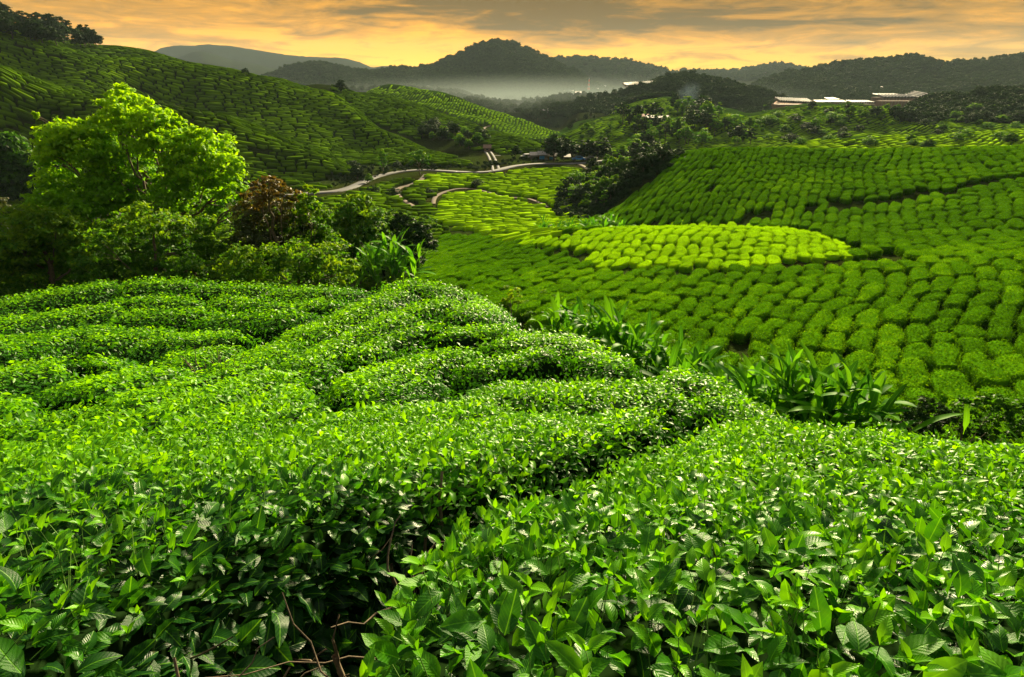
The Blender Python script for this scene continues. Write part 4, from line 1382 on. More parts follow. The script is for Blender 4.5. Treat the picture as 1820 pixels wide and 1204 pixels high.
def limb_mesh(root, lobes, seed, rad, n=7):
    """trunk with limbs running into the lobes"""
    r = np.random.default_rng(seed)
    lobes = sorted(lobes, key=lambda l: -(l[2]))
    top = np.array(lobes[0][:3]); root = np.array(root, float)
    trunk = wiggle(root, top, 12, 0.02 * np.linalg.norm(top - root), r)
    VV, FF, o = [], [], 0
    def add(P, R, n_=n):
        nonlocal o
        V, F = tube(P, R, n_)
        VV.append(V); FF.append(F + o); o += len(V)
    add(trunk, np.linspace(rad, rad * .18, 12), 9)
    for l in lobes[1:]:
        c = np.array(l[:3])
        k = int(np.clip((c[2] - root[2]) / (top[2] - root[2] + 1e-6) * 11 * .62, 1, 9))
        s = trunk[k]
        P = wiggle(s, c, 8, 0.03 * np.linalg.norm(c - s), r)
        P[1:-1, 2] -= np.sin(np.linspace(0, np.pi, 6)) * .06 * np.linalg.norm(c - s)
        rr = rad * (1 - k / 13) * .5
        add(P, np.linspace(rr, rr * .25, 8), 6)
        for q in range(4):
            e = c + r.normal(0, .55, 3) * np.array(l[3:6])
            add(wiggle(P[5], e, 5, .03 * l[3], r), np.linspace(rr * .35, rr * .1, 5), 4)
    return np.concatenate(VV), np.concatenate(FF)


def px_lobes(L, Y, depth=1.0, seed=0, jit=.12):
    r = np.random.default_rng(seed)
    out = []
    for l in L:
        px, py, rp = l[:3]
        yy = Y + r.normal(0, jit) * 0 + r.uniform(-1, 1) * depth
        x, _, z = w_at(px, py, yy)
        R = rp * yy / FPX
        out.append((float(x), yy, float(z), R, R * 1.0, R * .82) + tuple(l[3:]))
    return out


def px_tree(name, label, cat, L, Y, rootpx, per, size, mat, seed, rad, depth=1.5, base_t=.5, top_t=.35, group=None, zroot=None, wide=.5, clump=.3):
    lobes = px_lobes(L, Y, depth, seed)
    x = float(w_at(rootpx, 450, Y)[0]); z = float(gfast(np.array([x]), np.array([Y]))[0]) - .2
    if zroot is not None: z = zroot
    base = np.array([x, Y, z])
    e = D.objects.new(name, None); COL.objects.link(e); e.location = base; e.empty_display_size = .3
    tag(e, label, cat, group)
    lb = [(l[0] - x, l[1] - Y, l[2] - z) + tuple(l[3:]) for l in lobes]
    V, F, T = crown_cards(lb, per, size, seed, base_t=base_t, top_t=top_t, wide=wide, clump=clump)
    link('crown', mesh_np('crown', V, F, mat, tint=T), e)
    V, F = limb_mesh((0, 0, 0), lb, seed, rad)
    link('trunk', mesh_np('trunk', V, F, M_BARK), e)
    return e


px_tree('broadleaf_tree', 'tall spreading yellow green tree standing over the left end of the near ridge', 'tree',
        [(213, 172, 22, .2), (196, 196, 26, .2), (232, 200, 34, .15), (264, 205, 24, .15), (292, 216, 24, .15), (318, 222, 18, .2), (252, 240, 46), (185, 228, 26, .1), (133, 240, 36, .15), (96, 250, 28, .2), (88, 272, 24, .15), (165, 262, 44),
         (112, 296, 38), (225, 296, 52, -.1), (300, 262, 36), (352, 252, 30, .2), (385, 262, 30, .2), (400, 296, 32, .15), (345, 300, 44), (405, 335, 32, .05), (310, 342, 42, -.1), (190, 338, 50, -.1),
         (118, 340, 42), (82, 362, 30), (372, 366, 36), (262, 372, 44, -.15), (152, 385, 42, -.1), (62, 205, 5, .3), (430, 362, 16, .1)], 42, 275, 38, 0.30, M_HERO, 11, .38, depth=2.2, base_t=.68, top_t=.5, wide=.6)
px_tree('broadleaf_tree', 'dark green bushy tree at the lower left edge, below the tall tree', 'tree',
        [(20, 400, 34, .05), (60, 395, 36), (100, 410, 40), (30, 440, 48), (90, 455, 50), (150, 440, 42), (0, 480, 50), (60, 500, 50), (130, 495, 46), (-40, 450, 50)], 37, 60, 42, 0.28, M_TREE, 12, .25, base_t=.52, top_t=.35)
px_tree('feathery_tree', 'fresh green layered tree in front of the tall tree foot', 'tree',
        [(212, 405, 34), (262, 392, 36, .1), (305, 405, 32, .1), (190, 440, 36), (245, 440, 44), (300, 450, 40), (210, 480, 46), (280, 490, 46), (340, 480, 36), (170, 480, 36)], 31, 250, 42, 0.23, M_TREE, 13, .2, base_t=.46, top_t=.3)
px_tree('slender_tree', 'thin tree between the tall tree and the russet tree', 'tree',
        [(330, 408, 26), (362, 400, 24), (350, 440, 32), (385, 455, 34), (330, 480, 34), (390, 492, 36)], 34, 338, 42, 0.25, M_TREE, 14, .14, base_t=.5, top_t=.25)
px_tree('russet_tree', 'dark tree with russet brown top right of the tall tree', 'tree',
        [(478, 330, 22, .25), (454, 350, 26, .2), (504, 348, 24, .2), (486, 376, 38, .05), (445, 388, 34), (470, 420, 44, -.15), (524, 396, 32, 0), (440, 440, 36, -.1), (500, 450, 40, -.2)], 36, 476, 42, 0.26, M_REDTREE, 15, .2, base_t=.5, top_t=.6)
px_tree('broadleaf_tree', 'pale topped slim tree just right of the russet tree', 'tree',
        [(548, 342, 14, .1), (540, 362, 22, .1), (562, 380, 24), (530, 400, 28), (560, 420, 30), (585, 435, 28)], 37, 548, 42, 0.26, M_TREE, 16, .14, base_t=.55, top_t=.3)
px_tree('broadleaf_tree', 'olive green bushy tree on the skyline of the near ridge under the russet tree', 'tree',
        [(430, 470, 40), (480, 470, 44), (530, 460, 42), (575, 462, 40), (605, 478, 30, .15), (560, 500, 40), (500, 505, 44), (440, 505, 40), (612, 500, 22, .15)], 30, 520, 42, 0.23, M_TREE, 17, .2, base_t=.52, top_t=.3)
px_tree('broadleaf_tree', 'round dark green tree above the left banana clump', 'tree',
        [(640, 362, 22, .1), (622, 380, 26), (656, 388, 26), (604, 405, 26), (640, 412, 32), (672, 410, 20), (620, 435, 28)], 58, 635, 34, 0.40, M_TREE, 18, .2, base_t=.5, top_t=.25)
px_tree('dark_shrub', 'dark shrub right of the left banana clump', 'shrub',
        [(715, 398, 22), (742, 412, 22), (758, 430, 18), (725, 430, 24), (700, 455, 26), (730, 465, 22), (690, 480, 26), (650, 470, 28)], 58, 720, 34, 0.42, M_DARKTREE, 19, .1, base_t=.5)
px_tree('dark_shrub', 'dark green trees at the left edge below the nearest left hill', 'tree',
        [(10, 262, 26), (36, 285, 26), (8, 300, 30), (48, 312, 24), (22, 330, 30), (62, 335, 16)], 118, 25, 26, 1.0, M_TREE, 20, .3, base_t=.15)
px_tree('dark_shrub', 'dark blue green tree right of the tall tree top, at the foot of the hill', 'tree',
        [(415, 296, 12), (410, 312, 16), (424, 318, 14), (402, 328, 14)], 100, 412, 30, 0.7, M_DARKTREE, 21, .2, base_t=.5)
px_tree('broadleaf_shrub', 'straw coloured shrub at the far left edge beside the road', 'shrub',
        [(-5, 362, 14, .1), (10, 376, 14, 0), (-8, 388, 18, 0)], 75, 0, 34, 0.3, M_REDTREE, 22, .1, base_t=.45, top_t=.1)
px_tree('yellow_shrub', 'yellow green shrub peeping over the ridge top', 'shrub',
        [(912, 518, 12), (902, 530, 12), (922, 532, 12)], 24, 912, 60, 0.12, M_TREE, 23, .05, base_t=.85, depth=.4)
px_tree('flowering_shrub', 'dark blue green shrub in the gully at the lower right', 'shrub',
        [(1620, 735, 26), (1655, 728, 28), (1600, 760, 26), (1640, 765, 32), (1680, 752, 28)], 10.5, 1640, 260, 0.10, M_DARKTREE, 24, .05, base_t=.6, depth=.4)
px_tree('flowering_shrub', 'fresh green shrub at the right edge beside the blue green one', 'shrub',
        [(1725, 728, 30), (1765, 722, 30), (1805, 730, 30), (1730, 765, 32), (1780, 760, 34), (1830, 760, 34), (1700, 740, 22)], 10.2, 1770, 260, 0.10, M_TREE, 25, .05, base_t=.30, depth=.4)

# --- a few kinds of tree for the middle distance, built once and copied
KIND_L = {
    'round': [(0, 0, .70, .22, .22, .2), (.16, 0, .55, .2, .2, .2), (-.16, .05, .56, .2, .2, .2), (0, .15, .5, .2, .2, .2), (0, -.15, .48, .2, .2, .2), (.2, -.1, .36, .17, .17, .15), (-.2, -.1, .36, .17, .17, .15), (.05, 0, .84, .14, .14, .13)],
    'spread': [(0, 0, .85, .2, .2, .13), (.25, 0, .74, .18, .18, .12), (-.24, .05, .70, .2, .2, .12), (0, .2, .66, .18, .18, .12), (.1, -.22, .62, .18, .18, .12), (-.12, -.12, .5, .15, .15, .1), (.22, .12, .5, .14, .14, .1)],
    'tall': [(0, 0, .88, .12, .12, .12), (.06, 0, .72, .15, .15, .13), (-.07, .03, .6, .16, .16, .13), (.05, -.05, .46, .17, .17, .13), (-.03, .05, .33, .16, .16, .12)],
    'shrub': [(0, 0, .62, .34, .34, .3), (.3, .05, .42, .28, .28, .3), (-.3, 0, .4, .28, .28, .3), (0, .3, .38, .28, .28, .3), (.05, -.3, .36, .28, .28, .3)],
}
PROTO = {}


def proto(kind, mat, seed):
    key = (kind, mat.name, seed)
    if key not in PROTO:
        L = KIND_L[kind]
        r = np.random.default_rng(seed)
        lb = [(a + r.normal(0, .03), b + r.normal(0, .03), c + r.normal(0, .02), d * r.uniform(.8, 1.2), e * r.uniform(.8, 1.2), f * r.uniform(.85, 1.15)) for a, b, c, d, e, f in L]
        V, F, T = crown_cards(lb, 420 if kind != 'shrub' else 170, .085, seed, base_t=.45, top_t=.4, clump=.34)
        cm = mesh_np('crown', V, F, mat, tint=T)
        V, F = limb_mesh((0, 0, -.03), [l for l in lb], seed, .022, 5)
        PROTO[key] = (cm, mesh_np('trunk', V, F, M_BARK))
    return PROTO[key]


def put_tree(x, y, z, h, kind, mat, seed, name, label, cat, group, wide=1.0):
    cm, tm = proto(kind, mat, seed)
    e = D.objects.new(name, None); COL.objects.link(e)
    e.location = (x, y, z); e.empty_display_size = .3
    e.rotation_euler = (0, 0, random.uniform(0, 6.28)); e.scale = (h * wide, h * wide, h)
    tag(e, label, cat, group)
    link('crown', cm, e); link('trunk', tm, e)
    return e


def seat_Y(px, py, Y):
    """distance at which the land itself lies under this photo pixel"""
    h = float(hit(px, py, y0=Y * .55, y1=Y * 1.5, n=300)[1][0])
    return h if Y * .6 < h < Y * 1.35 else float(Y)


def tree_px(px, py, hpx, Y, kind, mat, seed, name, label, group=None, wide=1.0, cat='tree'):
    """tree whose foot is at the land under photo px at distance Y, top hpx above its foot py"""
    Y = seat_Y(px, py, Y)
    x, _, _ = w_at(px, py, Y)
    z = float(gfast(np.array([x]), np.array([float(Y)]))[0])
    zt = float(w_at(px, py - hpx, Y)[2])
    h = max(zt - z, hpx * Y / FPX * .7)
    return put_tree(float(x), Y, z - .1, h, kind, mat, seed, name, label, cat, group, wide)


G_ = 'dark trees standing together by the road end'
for q in [(985, 287, 50, 214, 'round', 1, 'largest dark round tree, left end of the row by the road end', 1.0), (1003, 286, 44, 216, 'round', 2, 'dark tree touching the largest one in the row by the road end', .9),
          (1020, 285, 36, 218, 'tall', 3, 'narrow dark tree third in the row by the road end', 1.5), (1034, 285, 34, 220, 'tall', 4, 'lower dark tree in the middle of the row by the road end', 1.5),
          (1047, 285, 38, 218, 'round', 1, 'dark tree with a pointed top in the row by the road end', .8), (1060, 285, 36, 218, 'tall', 3, 'dark tree second from the right in the row by the road end', 1.6),
          (1073, 285, 38, 219, 'tall', 4, 'dark tree at the right end of the row by the road end', 1.4), (970, 281, 24, 216, 'shrub', 5, 'small dark tree left of the largest one by the road end', .8)]:
    tree_px(q[0], q[1], q[2], q[3], q[4], M_DARKTREE, q[5], 'dark_tree', q[6], G_, q[7] * 1.35)
tree_px(917, 281, 24, 200, 'round', M_DARKTREE, 2, 'round_tree', 'small round dark tree left of the sheds', None, 1.2)
tree_px(747, 312, 50, 163, 'spread', M_TREE, 7, 'roadside_tree', 'airy tree standing on the near side of the road bend', None, 1.1)
tree_px(683, 308, 46, 158, 'tall', M_TREE, 8, 'roadside_tree', 'thin faded tree by the road left of the airy one', None, 1.1)
tree_px(848, 332, 16, 150, 'shrub', M_DARKTREE, 6, 'dome_tree', 'dark dome shaped tree on the edge of the bright tea', None, 1.6)
tree_px(438, 138, 18, 283, 'spread', M_DARKTREE, 9, 'flat_topped_tree', 'flat topped tree alone on the left hill skyline', None, 1.3)
tree_px(405, 135, 7, 283, 'shrub', M_DARKTREE, 6, 'skyline_shrub', 'small shrub left of the flat topped tree', None, 1.2, 'shrub')
tree_px(470, 141, 6, 283, 'shrub', M_DARKTREE, 5, 'skyline_shrub', 'tiny shrub right of the flat topped tree', None, 1.2, 'shrub')
tree_px(608, 166, 26, 288, 'round', M_DARKTREE, 2, 'round_tree', 'round bushy tree on the shoulder between two left hills', None, 1.25)
for q in [(626, 300, 18, 'shrub', 'dark shrub on the hill foot above the road'), (636, 318, 26, 'round', 'roadside bush beside the lower road bend'), (656, 326, 18, 'round', 'pale bush just under the road bend'),
          (705, 298, 14, 'shrub', 'small round bush above the road'), (770, 298, 10, 'shrub', 'little bush on the bank above the road'), (846, 304, 12, 'shrub', 'bush on the roadside before the junction'), (700, 350, 20, 'shrub', 'bush on the inside of the dirt track'),
          (664, 345, 18, 'shrub', 'shrub on the slope below the road bend'), (762, 345, 12, 'shrub', 'shrub beside the small valley path')]:
    hx, hy, hz = hit(q[0], q[1], y0=60, y1=400)
    tree_px(q[0], q[1], q[2], float(hy[0]), q[3], M_TREE if 'pale' in q[4] else M_DARKTREE, random.randint(1, 9), 'roadside_bush', q[4], 'bushes near the road', 1.3, 'shrub')


def scatter(poly, n, h0, h1, kinds, mats, name, label, group, seed, cat='tree', wide=1.0, y0=60, y1=900, sunk=0.0):
    r = np.random.default_rng(seed)
    P = np.array(poly, float); lo, hi = P.min(0), P.max(0)
    pts = []
    while len(pts) < n:
        c = r.uniform(lo, hi, (200, 2))
        c = c[inpoly(c[:, 0], c[:, 1], poly)]
        for p in c:
            if len(pts) < n and all(abs(p[0] - q[0]) + 2 * abs(p[1] - q[1]) > .35 * h0 for q in pts):
                pts.append(p)
            elif len(pts) < n and r.random() < .05:
                pts.append(p)
    pts = np.array(sorted(pts, key=lambda p: p[1]))
    hx, hy, hz = hit(pts[:, 0], pts[:, 1], y0=y0, y1=y1, n=500)
    for i in range(n):
        h = r.uniform(h0, h1) * hy[i] / FPX
        mat = mats[r.integers(len(mats))]
        put_tree(float(hx[i]), float(hy[i]), float(hz[i]) - sunk * h, h, kinds[r.integers(len(kinds))], mat, int(r.integers(1, 4)), name, label, cat, group, wide * r.uniform(.85, 1.2))


scatter([(-30, 30), (0, 30), (30, 46), (75, 58), (130, 72), (178, 86), (170, 92), (100, 84), (0, 66), (-30, 60)], 44, 18, 34, ['round', 'spread', 'round'], [M_DARKTREE], 'dark_tree',
        'almost black tree in the wood on the top left skyline', 'wood on the top left skyline', 31, y0=200, y1=500, wide=1.25)
scatter([(752, 232), (800, 228), (850, 238), (872, 262), (830, 266), (790, 252), (750, 250)], 26, 12, 22, ['round', 'shrub'], [M_DARKTREE, M_TREE], 'thicket_tree',
        'dark tree in the thicket on the brown green hill above the terrace', 'thicket on the middle left hill', 32, y0=160, y1=400, wide=1.2)
scatter([(1000, 345), (1050, 316), (1095, 292), (1130, 275), (1180, 264), (1214, 266), (1185, 292), (1130, 325), (1070, 372), (1030, 376), (1000, 362)], 95, 18, 36, ['round', 'tall', 'round', 'spread', 'shrub'], [M_DARKTREE, M_TREE, M_DARKTREE], 'thicket_tree',
        'dark tree in the thick wood left of the tall tea slope', 'wood on the left shoulder of the tea slope', 33, y0=70, y1=200, wide=1.1)
scatter([(1090, 210), (1150, 196), (1200, 196), (1260, 205), (1330, 225), (1340, 262), (1100, 262), (1080, 240)], 52, 18, 34, ['round', 'tall', 'spread', 'shrub'], [M_DARKTREE, M_TREE], 'knoll_tree',
        'tree on the wooded knoll behind the tea slope crest', 'trees on the wooded knoll', 34, y0=160, y1=600, wide=1.1)
scatter([(1380, 200), (1480, 190), (1640, 190), (1820, 185), (1820, 250), (1600, 240), (1400, 262), (1340, 240)], 62, 8, 16, ['shrub', 'round', 'shrub'], [M_DARKTREE, M_TREE], 'hillside_bush',
        'bush dotted over the green slopes behind the right crest', 'bushes on the right hand slopes', 35, 'shrub', y0=160, y1=600, wide=1.5)
scatter([(1440, 262), (1820, 235), (1820, 262), (1500, 268)], 12, 12, 18, ['shrub', 'round'], [M_TREE], 'hillside_bush',
        'larger bush along the far side of the right crest', 'bushes along the right crest', 36, 'shrub', y0=120, y1=400, wide=1.4)
scatter([(880, 196), (960, 205), (1000, 190), (1070, 180), (1110, 165), (1130, 190), (1040, 225), (985, 236), (940, 215)], 34, 6, 12, ['shrub', 'round', 'tall'], [M_DARKTREE], 'far_tree',
        'small hazy tree round the head of the misty valley', 'small trees by the misty valley', 37, y0=300, y1=900, wide=1.2)


# --- woods too far away to count: crowns scattered over the land
def wood(name, label, poly, px_step, rad_px, mat, seed, y0, y1, hfac=1.0):
    r = np.random.default_rng(seed)
    P = np.array(poly, float); lo, hi = P.min(0), P.max(0)
    n = int((hi - lo).prod() / px_step ** 2 * 1.5)
    c = r.uniform(lo, hi, (n, 2)); c = c[inpoly(c[:, 0], c[:, 1], poly)]
    # denser near grazing crests
    hx, hy, hz = hit(c[:, 0], c[:, 1], y0=y0, y1=y1, n=420)
    ok = (hy < y1 * .98)
    hx, hy, hz = hx[ok], hy[ok], hz[ok]
    sc = rad_px * hy / FPX * r.uniform(.6, 1.5, len(hx))
    hx = hx + r.normal(0, .6, len(hx)) * sc; hy = hy + r.normal(0, 1.5, len(hx)) * sc
    hz = gfast(hx, hy)
    me = D.meshes.new(name)
    me.vertices.add(len(hx)); me.vertices.foreach_set('co', np.stack([hx, hy, hz + sc * .25], 1).astype(np.float32).ravel())
    for nm, v in (('scl', sc * hfac), ('rot', r.uniform(0, 6.28, len(hx)))):
        a = me.attributes.new(nm, 'FLOAT', 'POINT'); a.data.foreach_set('value', v.astype(np.float32))
    me.materials.append(mat)
    o = link(name, me, kind='stuff', label=label)
    coll = crown_collection(mat)
    ng = D.node_groups.new(name + '_scatter', 'GeometryNodeTree')
    ng.interface.new_socket('Geometry', in_out='INPUT', socket_type='NodeSocketGeometry')
    ng.interface.new_socket('Geometry', in_out='OUTPUT', socket_type='NodeSocketGeometry')
    N = ng.nodes
    gi, go = N.new('NodeGroupInput'), N.new('NodeGroupOutput')
    ci = N.new('GeometryNodeCollectionInfo'); ci.inputs['Collection'].default_value = coll
    ci.inputs['Separate Children'].default_value = True; ci.inputs['Reset Children'].default_value = True
    ip = N.new('GeometryNodeInstanceOnPoints'); ip.inputs['Pick Instance'].default_value = True
    A1 = N.new('GeometryNodeInputNamedAttribute'); A1.inputs['Name'].default_value = 'scl'
    A2 = N.new('GeometryNodeInputNamedAttribute'); A2.inputs['Name'].default_value = 'rot'
    cx = N.new('ShaderNodeCombineXYZ')
    rv = N.new('FunctionNodeRandomValue'); rv.data_type = 'INT'
    rv.inputs['Min'].default_value = 0; rv.inputs['Max'].default_value = 3
    Lk = ng.links.new
    Lk(gi.outputs[0], ip.inputs['Points']); Lk(ci.outputs[0], ip.inputs['Instance'])
    Lk(A2.outputs['Attribute'], cx.inputs[2]); Lk(cx.outputs[0], ip.inputs['Rotation'])
    Lk(A1.outputs['Attribute'], ip.inputs['Scale'])
    Lk([s for s in rv.outputs if s.type == 'INT'][0], ip.inputs['Instance Index'])
    Lk(ip.outputs[0], go.inputs[0])
    md = o.modifiers.new('scatter', 'NODES'); md.node_group = ng
    return o


_CC = {}


def crown_collection(mat):
    if mat.name in _CC: return _CC[mat.name]
    c = D.collections.new('crowns_' + mat.name)
    for k in range(4):
        r = np.random.default_rng(60 + k)
        lb = [(r.normal(0, .3), r.normal(0, .3), r.uniform(.2, 1.0), r.uniform(.5, .8), r.uniform(.5, .8), r.uniform(.45, .7)) for _ in range(5)]
        V, F, T = crown_cards(lb, 26, .36, 80 + k, base_t=.45, top_t=.35, clump=.4)
        o = D.objects.new('crown_source', mesh_np('crown_source', V, F, mat, tint=T))
        c.objects.link(o)
    _CC[mat.name] = c
    return c


wood('mountain_forest', 'forest covering the pointed central mountain', [(430, 150), (500, 122), (560, 111), (625, 125), (660, 127), (740, 121), (800, 104), (855, 77), (885, 70), (930, 82), (1000, 114), (1060, 150), (1120, 175), (1000, 176), (800, 182), (600, 165), (480, 160)], 2.6, 2.6, M_DARKTREE, 1, 840, 1500)
wood('foothill_forest', 'forest on the low hills at the mountain foot', [(560, 158), (640, 161), (720, 158), (800, 170), (880, 180), (985, 172), (1060, 174), (1110, 180), (1100, 205), (1000, 205), (880, 200), (740, 160), (600, 165)], 3.4, 3.2, M_DARKTREE, 2, 560, 1000)
wood('right_range_forest', 'forest covering the long range on the right', [(1340, 150), (1400, 129), (1480, 115), (1580, 105), (1625, 100), (1672, 113), (1740, 110), (1820, 98), (1900, 96), (1900, 190), (1500, 190), (1340, 180)], 2.9, 2.8, M_DARKTREE, 3, 640, 1300)
wood('dark_hill_forest', 'brown green scrub covering the hill behind the terraces', [(1040, 180), (1080, 170), (1150, 149), (1190, 133), (1215, 130), (1260, 138), (1320, 150), (1370, 167), (1400, 180), (1440, 196), (1420, 212), (1330, 214), (1200, 206), (1080, 205)], 3.2, 3.0, M_DARKTREE, 4, 500, 760)
wood('right_hill_forest', 'dark wood on the hill at the right edge', [(1580, 202), (1640, 179), (1690, 166), (1740, 157), (1820, 154), (1900, 150), (1900, 215), (1700, 218), (1600, 215)], 4.2, 4.2, M_DARKTREE, 5, 270, 520)
wood('distant_forest', 'hazy forest on the far ranges', [(970, 112), (1000, 100), (1100, 104), (1175, 122), (1240, 126), (1310, 126), (1385, 113), (1430, 122), (1480, 132), (1400, 140), (1250, 150), (1100, 150), (1010, 125)], 3.0, 2.2, M_DARKTREE, 6, 1400, 2600)


wood('gully_undergrowth', 'low leafy undergrowth filling the gully left of the valley tea', [(560, 400), (620, 380), (700, 370), (760, 400), (775, 440), (740, 500), (640, 530), (0, 530), (0, 420), (300, 400)], 9, 9, M_TREE, 11, 20, 110, .8)
wood('shoulder_undergrowth', 'bushes and creepers under the wood on the left shoulder of the slope', [(985, 355), (1045, 318), (1090, 296), (1130, 275), (1222, 262), (1190, 300), (1130, 335), (1075, 380), (1030, 392), (990, 385)], 4.5, 5, M_DARKTREE, 12, 70, 230, .9)
wood('bank_undergrowth', 'scrub along the bank above and below the road', [(600, 300), (660, 296), (760, 290), (870, 292), (960, 278), (1090, 272), (1110, 284), (960, 288), (870, 300), (700, 306), (640, 324), (590, 338)], 6, 4, M_DARKTREE, 13, 110, 260, .6)
wood('far_slope_scrub', 'scattered scrub on the slopes around the misty valley', [(990, 250), (1060, 216), (1110, 182), (1160, 172), (1260, 195), (1400, 190), (1500, 184), (1700, 190), (1820, 186), (1820, 215), (1500, 222), (1300, 235), (1100, 250)], 15, 4, M_TREE, 14, 230, 620, .7)
wood('gully_floor_leaves', 'weeds and young ferns on the gully floor by the banana plants', [(900, 520), (1000, 540), (1150, 590), (1300, 650), (1450, 690), (1600, 720), (1820, 730), (1820, 830), (1500, 790), (1250, 680), (1000, 590), (880, 545)], 13, 14, M_TREE, 15, 9, 40, .7)

# ------------------------------------------------------------------ broad leaved ginger and banana plants in the gully
def long_leaf(nL=11, wide=.17, stalk=.22, bend=.55, fold=.25, seed=0, droop=0.0):
    r = np.random.default_rng(seed)
    t = np.linspace(0, 1, nL)
    u = np.clip((t - stalk) / (1 - stalk), 0, 1)
    hw = wide * .5 * np.sin(np.pi * u ** .8) ** .5
    hw = np.maximum(hw, .008); hw[-1] = 0.002
    ang = np.pi / 2 - bend * t ** 1.6 * 1.7
    dx = np.cos(ang); dz = np.sin(ang)
    x = np.concatenate([[0], np.cumsum(dx[1:])]) / (nL - 1); z = np.concatenate([[0], np.cumsum(dz[1:])]) / (nL - 1)
    V, uv = [], []
    for k in range(nL):
        nx, nz = -math.sin(ang[k]), math.cos(ang[k])
        for s in (-1, 0, 1):
            rag = 1 + (r.uniform(-.12, .08) if s else 0)
            f = fold * hw[k] * abs(s)
            V.append((x[k] - f * math.sin(ang[k]), s * hw[k] * rag, z[k] + f * math.cos(ang[k])))
            uv.append((t[k] * 1.4, .5 + s * .5))
    F = []
    for k in range(nL - 1):
        a = 3 * k
        F += [(a, a + 3, a + 4, a + 1), (a + 1, a + 4, a + 5, a + 2)]
    return np.array(V), np.array(F), np.array(uv)


GL = []
for k in range(8):
    V, F, uv = long_leaf(wide=.15 + .012 * (k % 4), bend=.25 + .14 * (k % 5), stalk=.14 + .05 * (k % 3), fold=.15 + .1 * (k % 3), seed=k)
    GL.append(mesh_np('long_leaf', V, F, M_GINGER, tint=np.full(len(V), .35 + .09 * k), uv=uv))
_V, _F = tube([(0, 0, 0), (.01, 0, .2), (0, .01, .4), (.01, 0, .55)], [.03, .026, .02, .012], 7)
STALK = mesh_np('stem', _V, _F, M_STEM)


def ginger(x, y, H, label, group, nl, r, spread=1.0, leaf=1.0):
    z = float(gfast(np.array([x]), np.array([y])))
    e = D.objects.new('banana_plant', None); COL.objects.link(e); e.location = (x, y, z - .05); e.empty_display_size = .2
    tag(e, label, 'plant', group)
    for q in range(4):
        s = link('stem', STALK, e); s.scale = (1.0, 1.0, H * 1.1)
        s.rotation_euler = (r.uniform(-.15, .15), r.uniform(-.15, .15), r.uniform(0, 6)); s.location = (r.normal(0, .2), r.normal(0, .2), 0)
    for q in range(nl):
        o = link('leaf', GL[int(r.integers(8))], e)
        L = leaf * r.uniform(.75, 1.25)
        top = H * r.uniform(.55, 1.04)
        tilt = abs(r.normal(.25, .35)) * spread
        if q % 5 == 0: tilt += .6
        zz = max(.1, top - L * .9)
        az_ = r.uniform(0, 6.28)
        o.scale = (L, L * r.uniform(.75, 1.15), L)
        o.rotation_euler = (0, tilt, az_)
        o.location = (r.normal(0, .28), r.normal(0, .28), zz)
    return e


